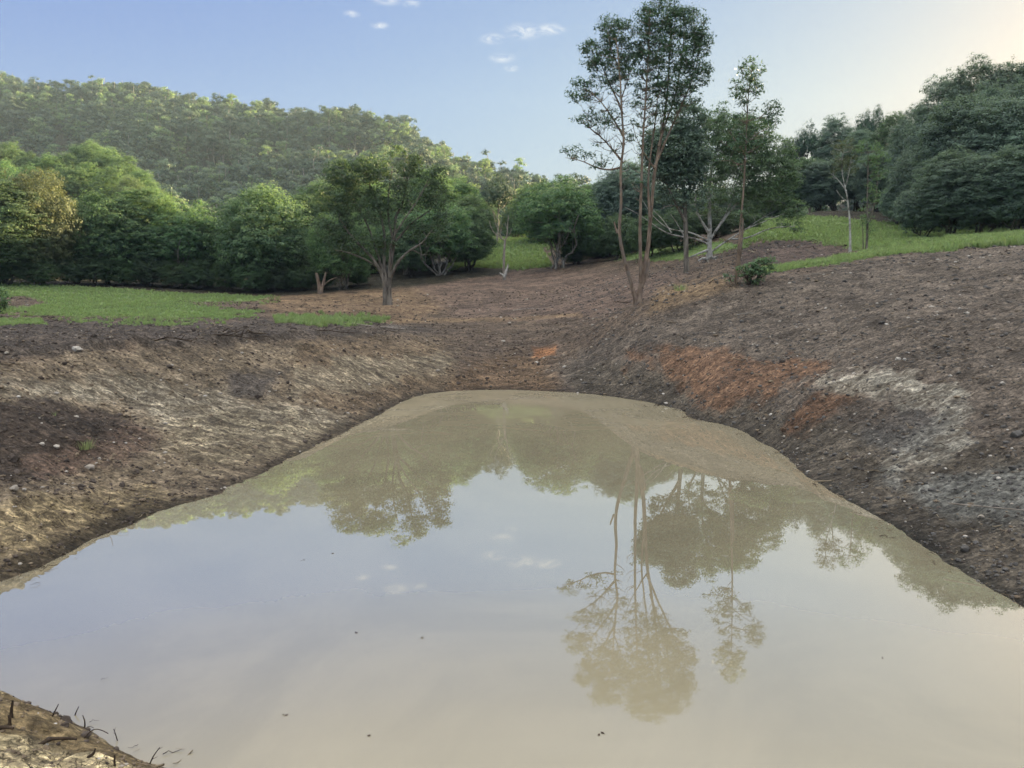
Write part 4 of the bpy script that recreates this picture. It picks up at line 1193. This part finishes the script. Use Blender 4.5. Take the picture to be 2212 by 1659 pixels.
tube(g, [P(*q, 66.9) - np.array(_d.location) for q in ((1089, 596), (1084, 592), (1079, 589))], [.09, .07, .02], 6, rough=.25)
tag(link('splintered_stub', g.mesh('splintered_stub', [B_WHITE]), _d), 'white splintered stub at the foot of the trunk')

# two thin trees on the right
own_tree('white_trunk_tree', 'slim tree with mottled white trunk and small brownish crown beside the upper grass slope', (1836, 547), 43, [
    ([(1836, 548), (1836, 488), (1831, 434), (1825, 402), (1815, 370), (1820, 330)], .07, .02, 0),
    ([(1828, 412), (1810, 386), (1798, 374), (1790, 372)], .04, .01, .3),
    ([(1831, 436), (1815, 425), (1806, 410)], .035, .01, .2),
    ([(1826, 405), (1836, 370), (1840, 340)], .04, .01, -.3),
], [(1823, 332, 29, 34, .9), (1812, 372, 20, 16, .6), (1838, 360, 14, 20, .7)], L_OLIVE, B_WHITE, lsize=.12, per=24, rad=.34, dens=26, seed=24, tips=.5)
own_tree('vine_wrapped_tree', 'slim grey tree wrapped in vines right of the mottled white trunk', (1871, 546), 43, [
    ([(1871, 547), (1876, 472), (1874, 440), (1876, 392), (1876, 330)], .07, .02, 0),
    ([(1864, 547), (1864, 500), (1858, 450)], .03, .01, .2),
    ([(1878, 480), (1890, 440), (1895, 400), (1900, 350)], .045, .01, .3),
], [(1875, 328, 28, 28, .9), (1897, 360, 24, 30, .8), (1884, 420, 20, 30, .5), (1875, 480, 9, 36, 1.0), (1856, 460, 10, 14, .4)], L_PALE, B_GREY, lsize=.12, per=24, rad=.32, dens=26, seed=27)

# shrub and sapling foliage on the slope
own_tree('shrub', 'round green leafy shrub on the bare slope right of the thin tree', (1620, 612), 29.5, [
    ([(1618, 614), (1622, 600), (1632, 580)], .03, .01, .1), ([(1618, 614), (1612, 598), (1606, 584)], .02, .008, -.2), ([(1619, 614), (1636, 600), (1655, 578)], .02, .008, .2)],
    [(1624, 592, 25, 24, 1.6), (1645, 578, 24, 17, 1.4), (1662, 566, 14, 10, 1.0), (1606, 582, 12, 14, .8)], L_PALE, B_TWIG, lsize=.11, per=16, rad=.16, dens=60, aspect=.45, seed=30, cat='shrub')
own_tree('edge_bush', 'green leafy bush cut off by the left edge of the picture beside the paddock', (-14, 676), 33, [
    ([(-14, 678), (-12, 660), (-8, 640)], .03, .01, .1), ([(-14, 678), (-24, 655), (-30, 640)], .03, .01, .1)],
    [(-12, 648, 30, 30, 1.8), (-20, 626, 22, 14, 1.4)], L_PALE, B_TWIG, lsize=.12, per=16, rad=.22, dens=40, aspect=.45, seed=31, cat='shrub')

# a wrecked trunk stump in the shade
own_tree('broken_tree', 'pale broken multi-stemmed trunk in the shade at the edge of the cleared soil', (692, 634), 61, [
    ([(692, 636), (690, 612), (684, 598), (683, 590)], .20, .10, 0), ([(692, 634), (698, 612), (704, 588)], .15, .08, .1), ([(696, 620), (712, 604), (728, 600)], .05, .03, .1)],
    [], L_DARK, B_RED, seed=33)

# ------------------------------------------------------------------ rubble, straw and turf nobody could count
def sample_ground(n, xr, yr, rg):
    x = rg.uniform(*xr, n); y = rg.uniform(*yr, n)
    return x, y

def ground_z():
    """heights of the finished sheet, read back by ray"""
    from mathutils.bvhtree import BVHTree
    me = ground.data
    n = len(me.vertices); co = np.empty(n * 3, np.float32); me.vertices.foreach_get('co', co); co = co.reshape(-1, 3)
    m = len(me.polygons); vi = np.empty(m * 4, np.int32); me.loops.foreach_get('vertex_index', vi); vi = vi.reshape(-1, 4)
    c = co[vi[:, 0]]
    ok = (c[:, 1] > 2) & (np.hypot(c[:, 0], c[:, 1]) < 100) & (np.abs(c[:, 0]) < c[:, 1] * .78 + 2)
    f = vi[ok]; used = np.unique(f); mp_ = np.full(n, -1); mp_[used] = np.arange(len(used))
    return BVHTree.FromPolygons([Vector(v) for v in co[used].tolist()], mp_[f].tolist())
BV = ground_z()
def gz(x, y):
    h = BV.ray_cast(Vector((float(x), float(y), 60)), Vector((0, 0, -1)))
    return (h[0].z, h[1]) if h[0] is not None else (H(x, y), Vector((0, 0, 1)))

def M_plain(name, a, b, rough=.9):
    m, T = new_mat(name)
    oi = T.n('ShaderNodeObjectInfo').outputs['Random']
    tc = T.n('ShaderNodeTexCoord').outputs['Object']
    c = T.mix(oi, (*a, 1), (*b, 1))
    c = T.mix(T.ramp(T.noise(tc, 2.5, 4, .7), .3, .7, 0, .5), c, (*(np.array(a) * .6), 1))
    bs = T.n('ShaderNodeBsdfPrincipled', None, Base_Color=c, Roughness=rough)
    bs.inputs['Specular IOR Level'].default_value = .25
    T.n('ShaderNodeOutputMaterial', None, Surface=bs.outputs[0])
    return m

C_DARK = M_plain('clod_dark', (.060, .048, .040), (.13, .105, .088))
C_TAN = M_plain('clod_tan', (.15, .115, .080), (.30, .235, .165))
C_GREY = M_plain('clod_grey', (.075, .070, .064), (.17, .16, .15))
C_PALE = M_plain('stone_pale', (.34, .30, .25), (.62, .58, .52))
C_STRAW = M_plain('straw', (.20, .155, .10), (.42, .35, .25))
C_ORANGE = M_plain('clod_orange', (.12, .08, .055), (.21, .14, .10))

def rock_mesh(name, seed, mat, flat=.6, n=3):
    import bmesh
    rg = np.random.default_rng(seed)
    bm = bmesh.new(); bmesh.ops.create_icosphere(bm, subdivisions=1 if n < 3 else 2, radius=1.0)
    for v in bm.verts:
        d = np.array(v.co)
        k = .75 + .5 * rg.random()
        v.co = Vector((d[0] * k, d[1] * k * (.7 + .2 * rg.random()), d[2] * k * flat))
    for _ in range(3):
        q = Vector(unit(rg.normal(0, 1, 3))); off = .62
        for v in bm.verts:
            dd = v.co.dot(q) - off
            if dd > 0: v.co -= q * dd
    me = bpy.data.meshes.new(name); bm.to_mesh(me); bm.free(); me.materials.append(mat)
    return me

def twig_mesh(name, seed, mat, L=1.0, r=.03, bends=5):
    rg = np.random.default_rng(seed); g = Geo()
    cv = curve((-L / 2, 0, .02), (L / 2, 0, .06), bends + 1, wob=.25, rg=rg)
    tube(g, cv, np.linspace(r, r * .4, bends + 1), 4, rg=rg)
    return g.mesh(name, [mat])

def scatter_rubble():
    rg = np.random.default_rng(77)
    N = 170000
    # even in the picture rather than on the ground: more small pieces near the water
    d = 4.2 * np.exp(rg.uniform(0, 1, N) * math.log(60 / 4.2)); a = rg.uniform(R(-36), R(36), N)
    x = d * np.sin(a); y = d * np.cos(a)
    z = height0(x, y)
    col, g, clay = cover(x, y, z)
    px, py, f = proj(x, y, z)
    keep = (z > .0) & (g < .3) & (px > -60) & (px < 2270) & (py < 1700)
    dens = np.where((px < 1000) & (py > 735), .6, .5) * np.where(clay > .3, .35, 1)
    dens = np.where(py < 720, .35, dens) * (.35 + 1.1 * fbm(x * .8, y * .8, 3, 91) ** 1.3)
    dens = np.where((py > 1480) & (px < 400), .12, dens)
    keep &= rg.random(N) < dens * .62
    idx = np.where(keep)[0]
    pts, rz, sc, pk = [], [], [], []
    lum = col.mean(1)
    for i in idx:
        zz, nn = gz(x[i], y[i])
        s_ = (.007 + .0009 * d[i]) * math.exp(rg.normal(0, .45))
        if s_ > .09: s_ = .09
        pts.append((x[i], y[i], zz + s_ * .1))
        rz.append(rg.uniform(0, 6.28)); sc.append(s_)
        r_ = rg.random()
        red = col[i, 0] / (col[i, 2] + 1e-4)
        if red > 3.0: k = 7 if r_ < .45 else (0, 2, 4)[int(r_ * 29) % 3]
        elif px[i] > 1250: k = (4, 5, 4, 5, 0, 2)[int(r_ * 6)] if r_ < .93 else 6
        elif lum[i] > .22: k = (2, 3, 2, 3, 2, 0)[int(r_ * 6)] if r_ < .9 else 6
        elif lum[i] > .11: k = (0, 1, 2, 3, 2, 0)[int(r_ * 6)] if r_ < .95 else 6
        else: k = (0, 1, 0, 1, 0, 2)[int(r_ * 6)] if r_ < .985 else 6
        pk.append(k)
    ms = [rock_mesh('clod', 1, C_DARK), rock_mesh('clod', 2, C_DARK, .75), rock_mesh('clod', 3, C_TAN, .5), rock_mesh('clod', 4, C_TAN, .7),
          rock_mesh('clod', 5, C_GREY, .55), rock_mesh('clod', 6, C_GREY, .7), rock_mesh('clod', 7, C_PALE, .6), rock_mesh('clod', 8, C_ORANGE, .6)]
    o = forest_nodes('rubble', ms, np.array(pts), rz, sc, pk)
    tag(o, 'loose clods and small stones strewn over the bare banks', 'rubble')
    # straw and root scraps
    k2 = rg.choice(idx, min(5500, len(idx)), False)
    pts = []; 
    for i in k2:
        xx = x[i] + rg.normal(0, .2); yy = y[i] + rg.normal(0, .2)
        zz, nn = gz(xx, yy)
        pts.append((xx, yy, max(zz, .01)))
    n = len(pts)
    ms = [twig_mesh('scrap', 31, C_STRAW), twig_mesh('scrap', 32, C_STRAW), twig_mesh('scrap', 33, B_TWIG), twig_mesh('scrap', 34, C_TAN, r=.025), twig_mesh('scrap', 35, B_TWIG)]
    dd = np.hypot([p[0] for p in pts], [p[1] for p in pts])
    o = forest_nodes('litter', ms, np.array(pts), rg.uniform(0, 6.28, n), (.04 + .0048 * dd) * np.exp(rg.normal(0, .5, n)), rg.integers(0, 5, n))
    tag(o, 'scattered straw and root scraps on the turned soil', 'litter')
    print('rubble', len(idx))
scatter_rubble()

def tuft_mesh(name, seed, mat, n=26, h=1.0, spread=.35, w=.035, droop=.5):
    rg = np.random.default_rng(seed); g = Geo()
    V = []; F = []; T_ = []
    for i in range(n):
        a = rg.uniform(0, 6.283); r = spread * rg.random() ** .7
        b = np.array([r * math.cos(a), r * math.sin(a), 0]); hh = h * (.45 + .65 * rg.random())
        o_ = np.array([math.cos(a), math.sin(a), 0]) * hh * droop * rg.random()
        s_ = np.array([-math.sin(a), math.cos(a), 0]) * w
        m1 = b + np.array([0, 0, hh * .6]) + o_ * .4; t1 = b + np.array([0, 0, hh]) + o_
        k = len(V)
        V += [b - s_, b + s_, m1 + s_ * .8, m1 - s_ * .8, t1 + s_ * .1, t1 - s_ * .1]
        F += [(k, k + 1, k + 2, k + 3), (k + 3, k + 2, k + 4, k + 5)]
        q = rg.random(); T_ += [q, q]
    g.add(V, F, 0, np.array(T_), np.array(T_) ** 4 * .6)
    return g.mesh(name, [mat])

def scatter_grass():
    rg = np.random.default_rng(78)
    N = 150000
    d = 24 * np.exp(rg.uniform(0, 1, N) * math.log(112 / 24)); a = rg.uniform(R(-36), R(36), N)
    x = d * np.sin(a); y = d * np.cos(a); z = height0(x, y)
    col, g, clay = cover(x, y, z); px, py, f = proj(x, y, z)
    keep = (g > .12) & (rg.random(N) < g * 1.1) & (px > -80) & (px < 2290) & (z > .3) & (d < 108)
    idx = np.where(keep)[0]
    pts = []; sc = []; pk = []
    for i in idx:
        zz, _ = gz(x[i], y[i])
        pts.append((x[i], y[i], zz - .01))
        lush = .09 + .05 * fbm(x[i:i + 1] * .5, y[i:i + 1] * .5, 3, 5)[0]
        if px[i] > 1600 and py[i] < 560: lush = .17
        if 560 < px[i] < 860 and py[i] > 676: lush = .20
        if 950 < px[i] < 1200: lush = .26
        if px[i] > 2040 and d[i] > 30: lush = .28
        sc.append(lush * (.6 + .8 * rg.random())); pk.append(int(rg.integers(0, 4)))
    ms = [tuft_mesh('tuft', 41 + k, L_GRASS, w=.05) for k in range(4)]
    o = forest_nodes('grass', ms, np.array(pts), rg.uniform(0, 6.28, len(idx)), sc, pk)
    tag(o, 'green grass of the paddock and the slopes behind the clearing', 'grass')
    # long seeding grass along the top of the right hand slope
    pts = []; sc = []; pk = []
    for _ in range(2600):
        px_ = rg.uniform(1640, 2300); k = np.interp(px_, [1640, 1960, 2080, 2300], [.35, .5, 1, 1])
        Y = rg.uniform(34.5, 34.5 + 5 * k + 2); q = P(px_, 520, Y); zz, _ = gz(q[0], q[1])
        if rg.random() > k: continue
        pts.append((q[0], q[1], zz - .02)); sc.append(np.interp(px_, [1640, 1960, 2100, 2300], [.15, .22, .42, .5]) * (.6 + .6 * rg.random())); pk.append(int(rg.integers(0, 3)))
    ms = [tuft_mesh('stalk', 51 + k, L_GRASS, n=16, w=.016, spread=.2, droop=.35) for k in range(3)]
    o = forest_nodes('long_grass', ms, np.array(pts), rg.uniform(0, 6.28, len(pts)), sc, pk)
    tag(o, 'long seeding grass fringing the crest of the bare slope', 'grass')
scatter_grass()

# ------------------------------------------------------------------ single sticks, stones and small plants
def at_ground(px, py):
    """where the sight line through (px, py) meets the ground"""
    r_ = ray(px, py); r_ = r_ / np.linalg.norm(r_)
    h = BV.ray_cast(Vector((0, 0, CAMZ)), Vector(r_))
    return np.array(h[0]) if h[0] is not None else P0(px, py)

def stick(name, label, p0, pts, r0, r1=None, mat=B_TWIG, group=None, cat='stick', twigs=0, seed=1):
    """a stick rooted at the ground point under p0; pts are offsets in metres"""
    rg = np.random.default_rng(seed)
    b = at_ground(*p0); b[2] = max(b[2], 0)
    if p0[1] > 1500: pts = np.array(pts, float) * .72; r0 *= .65; r1 = r1 and r1 * .65
    g = Geo(); q = np.array(pts, float)
    n = max(5, len(q) * 3); s_ = np.linspace(0, len(q) - 1, n)
    c = np.stack([np.interp(s_, np.arange(len(q)), q[:, k]) for k in range(3)], 1)
    for _ in range(2): c[1:-1] = (c[:-2] + 2 * c[1:-1] + c[2:]) / 4
    tube(g, c, np.linspace(r0, r1 if r1 else r0 * .4, n), 6, rough=.15, rg=rg)
    for i in range(twigs):
        k = int(rg.integers(n // 3, n - 1)); L = np.linalg.norm(q[-1] - q[0]) * (.2 + .25 * rg.random())
        dr = unit((c[-1] - c[0]) / (np.linalg.norm(c[-1] - c[0])) + rg.normal(0, .6, 3)); dr[2] = abs(dr[2]) * .6
        tube(g, curve(c[k], c[k] + dr * L, 5, wob=.15, rg=rg), np.linspace(r0 * .45, r0 * .15, 5), 5, rg=rg)
    o = link(name, g.mesh(name, [mat]), None, tuple(b))
    return tag(o, label, cat, group)

stick('stick', 'short dark stub poking out of the water, farther left of two', (108, 1546), [(0, 0, -.05), (.03, .02, .02), (.07, .03, .10)], .012)
stick('stick', 'short dark stub poking out of the water, right of its twin', (160, 1558), [(0, 0, -.05), (.02, 0, .02), (.045, .02, .08)], .010)
stick('stick', 'upright crooked dark twig at the waterline of the near bank', (182, 1572), [(0, 0, -.04), (.012, 0, .06), (-.008, 0, .13)], .010)
stick('twig', 'thin arched twig bending over the water from the near bank', (178, 1594), [(0, 0, -.02), (.08, .02, .07), (.15, .02, .075), (.23, .02, .03)], .006, .004)
stick('twig', 'forked dark twig leaning right near the bottom edge', (320, 1652), [(0, 0, -.03), (.04, .01, .07), (.10, .02, .15)], .008, .004, twigs=2, seed=4)
stick('twig', 'thin forked twig standing in the shallows beside the near bank', (256, 1612), [(0, 0, -.03), (-.03, .01, .07), (-.05, .02, .11)], .006, .003, twigs=2, seed=5)
stick('root', 'curved dark root lying on the near bank', (100, 1608), [(-.06, -.06, .0), (.02, 0, .05), (.12, .03, .04), (.24, .05, .02)], .022, .012, cat='root')
stick('root', 'thick dark root end at the left edge of the near bank', (4, 1578), [(-.12, 0, .0), (0, 0, .035), (.10, 0, .02)], .022, .014, cat='root')
stick('stick', 'stubby dark stick standing on the near bank above the curved root', (24, 1548), [(0, 0, -.02), (.01, 0, .08), (.025, 0, .15)], .018, .010)
stick('stick', 'dark snag like a small horn at the left of the near bank', (20, 1566), [(0, 0, -.02), (.01, 0, .05), (.0, 0, .09)], .020, .006)
stick('stick', 'small dark upright peg at the bottom of the near bank', (248, 1655), [(0, 0, -.03), (0, 0, .05), (.005, 0, .09)], .011, .008)
stick('stick', 'dark snag with a pointed tip low on the near bank', (204, 1634), [(-.05, 0, -.01), (0, 0, .03), (.01, 0, .07)], .018, .006)
stick('twig', 'thin twig arching over the dark soil of the left bank', (236, 1088), [(-.05, 0, 0), (.0, 0, .03), (.02, 0, .16)], .006, .003)
stick('branch', 'pale fallen branch on the lip at the right end of the grass strip', (838, 712), [(-1.5, .2, .25), (-.8, .1, .15), (0, 0, .10), (.8, -.4, .04)], .03, .02, mat=B_DEAD, twigs=3, seed=8, cat='branch')
stick('branch', 'dark tangled branch on the lip of the left cut', (480, 738), [(-.9, 0, .05), (-.3, 0, .22), (.4, .1, .16), (1.0, 0, .05)], .03, .012, twigs=5, seed=9, cat='branch')
stick('branch', 'dark root tangle on the lip left of the tangled branch', (370, 742), [(-.6, 0, .02), (-.1, 0, .18), (.5, .1, .05)], .028, .012, twigs=5, seed=19, cat='branch')
stick('branch', 'dark branch half buried on the lip below the grass strip', (700, 722), [(-1.0, 0, .08), (0, 0, .15), (1.1, 0, .03)], .028, .012, twigs=4, seed=20, cat='branch')
stick('branch', 'pale bent branch lying on the soil left of the tall slender tree', (1150, 672), [(-1.2, 0, .05), (0, .2, .18), (1.3, 0, .06)], .03, .015, mat=B_DEAD, twigs=3, seed=10, cat='branch')
stick('branch', 'dark broken branch at the foot of the tall slender tree', (1352, 656), [(-.5, 0, .12), (0, 0, .05), (.7, .1, .14)], .03, .012, twigs=4, seed=11, cat='branch')
stick('branch', 'pale leafless branch lying on the crest right of the green shrub', (1760, 596), [(-.4, 0, .0), (.1, 0, .12), (.5, 0, .06)], .016, .008, mat=B_DEAD, twigs=4, seed=12, cat='branch')
stick('branch', 'grey twiggy branch on the bare slope below the green shrub', (1612, 682), [(-.35, 0, .03), (0, 0, .10), (.4, 0, .05)], .016, .006, mat=B_PALE, twigs=7, seed=13, cat='branch')
stick('stick', 'long straight stick half buried in the grey mud of the right bank', (2290, 1120), [(-1.0, .6, .03), (0, 0, .06)], .009, .006, mat=B_DEAD)
stick('stick', 'pale stick lying in the water at the right bank', (1790, 1040), [(-.25, .0, .0), (.1, 0, .015), (.45, .02, .02)], .012, .006, mat=C_STRAW)
for k_, (px, py, s_, lab) in enumerate((
        (32, 1057, .055, 'pale rounded stone alone near the left edge of the left bank'),
        (52, 1059, .030, 'small pale stone just right of the rounded one on the left bank'),
        (90, 961, .045, 'pale stone on dark soil, left of the little green tuft'),
        (122, 967, .055, 'larger pale stone touching the little green tuft'),
        (215, 992, .035, 'small white stone below the little green tuft'),
        (166, 758, .11, 'pale slab on the dark lip of the left cut'),
        (1692, 930, .07, 'orange-pink stone at the foot of the rust-coloured streak'),
        (2169, 925, .055, 'white stone on grey soil near the right edge'),
        (1939, 777, .06, 'white stone on the dark soil above the chalky patch, left of two'),
        (1954, 778, .05, 'white stone on the dark soil above the chalky patch, right of two'),
        (2196, 942, .10, 'brown rounded stone at the right edge of the picture'),
        (2085, 1190, .06, 'grey stone low on the right bank near the water'),
        (2340 - 150, 1060, .05, 'pale flat stone on the grey mud at the right'),
        (1248, 852, .05, 'pale stone at the far waterline where the gully meets the pond'),
        (1256, 882 - 60, .05, 'white stone above the far waterline'),
        (1060, 866 - 30, .05, 'dark stone at the far waterline left of the gully'))):
    p = at_ground(px, py)
    me = rock_mesh('stone', 200 + k_, C_PALE if 'brown' not in lab and 'grey' not in lab and 'orange' not in lab and 'dark' not in lab[:5] else (C_ORANGE if 'orange' in lab else C_GREY), .7)
    tag(link('stone', me, None, (p[0], p[1], max(p[2], 0) + s_ * .3), rng.uniform(0, 6.28), (s_, s_, s_)), lab, 'stone')
for (px, py, s_, lab) in ((185, 970, .16, 'small bright green grass tuft on the dark soil of the left bank'), (118, 900, .10, 'tiny lone grass blade cluster on the left bank'),
                          (1470, 628, .3, 'thin yellow-green weed patch right of the tall slender tree')):
    p = at_ground(px, py)
    g = Geo(); rg_ = np.random.default_rng(px)
    n_ = 5 if 'small' in lab or 'weed' in lab else 1
    V_ = []
    me = tuft_mesh('grass_tuft', px, L_GRASS, n=60 if n_ > 1 else 12, w=.03, spread=.9 if n_ > 1 else .2, droop=.8)
    tag(link('grass_tuft', me, None, tuple(p), 0, (s_, s_, s_)), lab, 'grass tuft')
# specks floating on the pond
for k_, (px, py) in enumerate(((797, 1587), (1297, 1585), (768, 1367), (912, 1376), (615, 1543), (720, 1195), (653, 1210), (1905, 1420), (640, 1050))):
    p = P0(px, py, .003)
    g = Geo(); rg_ = np.random.default_rng(900 + k_)
    leaf_quads(g, rg_.normal(0, .012, (2, 3)) * np.array([1, 1, .1]), np.tile([0, 0, 1.0], (2, 1)) + rg_.normal(0, .2, (2, 3)), np.array([.04, .03]), .5, 0, rg=rg_)
    tag(link('floating_leaf', g.mesh('floating_leaf', [B_TWIG]), None, tuple(p)), 'small dark leaf floating on the brown pond', 'leaf', 'dark leaves floating on the pond')

# ------------------------------------------------------------------ morning haze
def make_haze():
    x0, x1, y0, y1, z0, z1 = -566, 566, -566, 566, -60, 150
    V = [(x, y, z) for z in (z0, z1) for y in (y0, y1) for x in (x0, x1)]
    F = [(0, 2, 3, 1), (4, 5, 7, 6), (0, 1, 5, 4), (2, 6, 7, 3), (0, 4, 6, 2), (1, 3, 7, 5)]
    m, T = new_mat('morning_air')
    v = T.n('ShaderNodeVolumePrincipled', None, Color=(.60, .78, 1.0, 1), Density=.00025, Anisotropy=.15)
    o = T.n('ShaderNodeOutputMaterial'); T.t.links.new(v.outputs[0], o.inputs['Volume'])
    return tag(link('haze', mesh('haze', V, F, m)), kind='stuff')
make_haze()
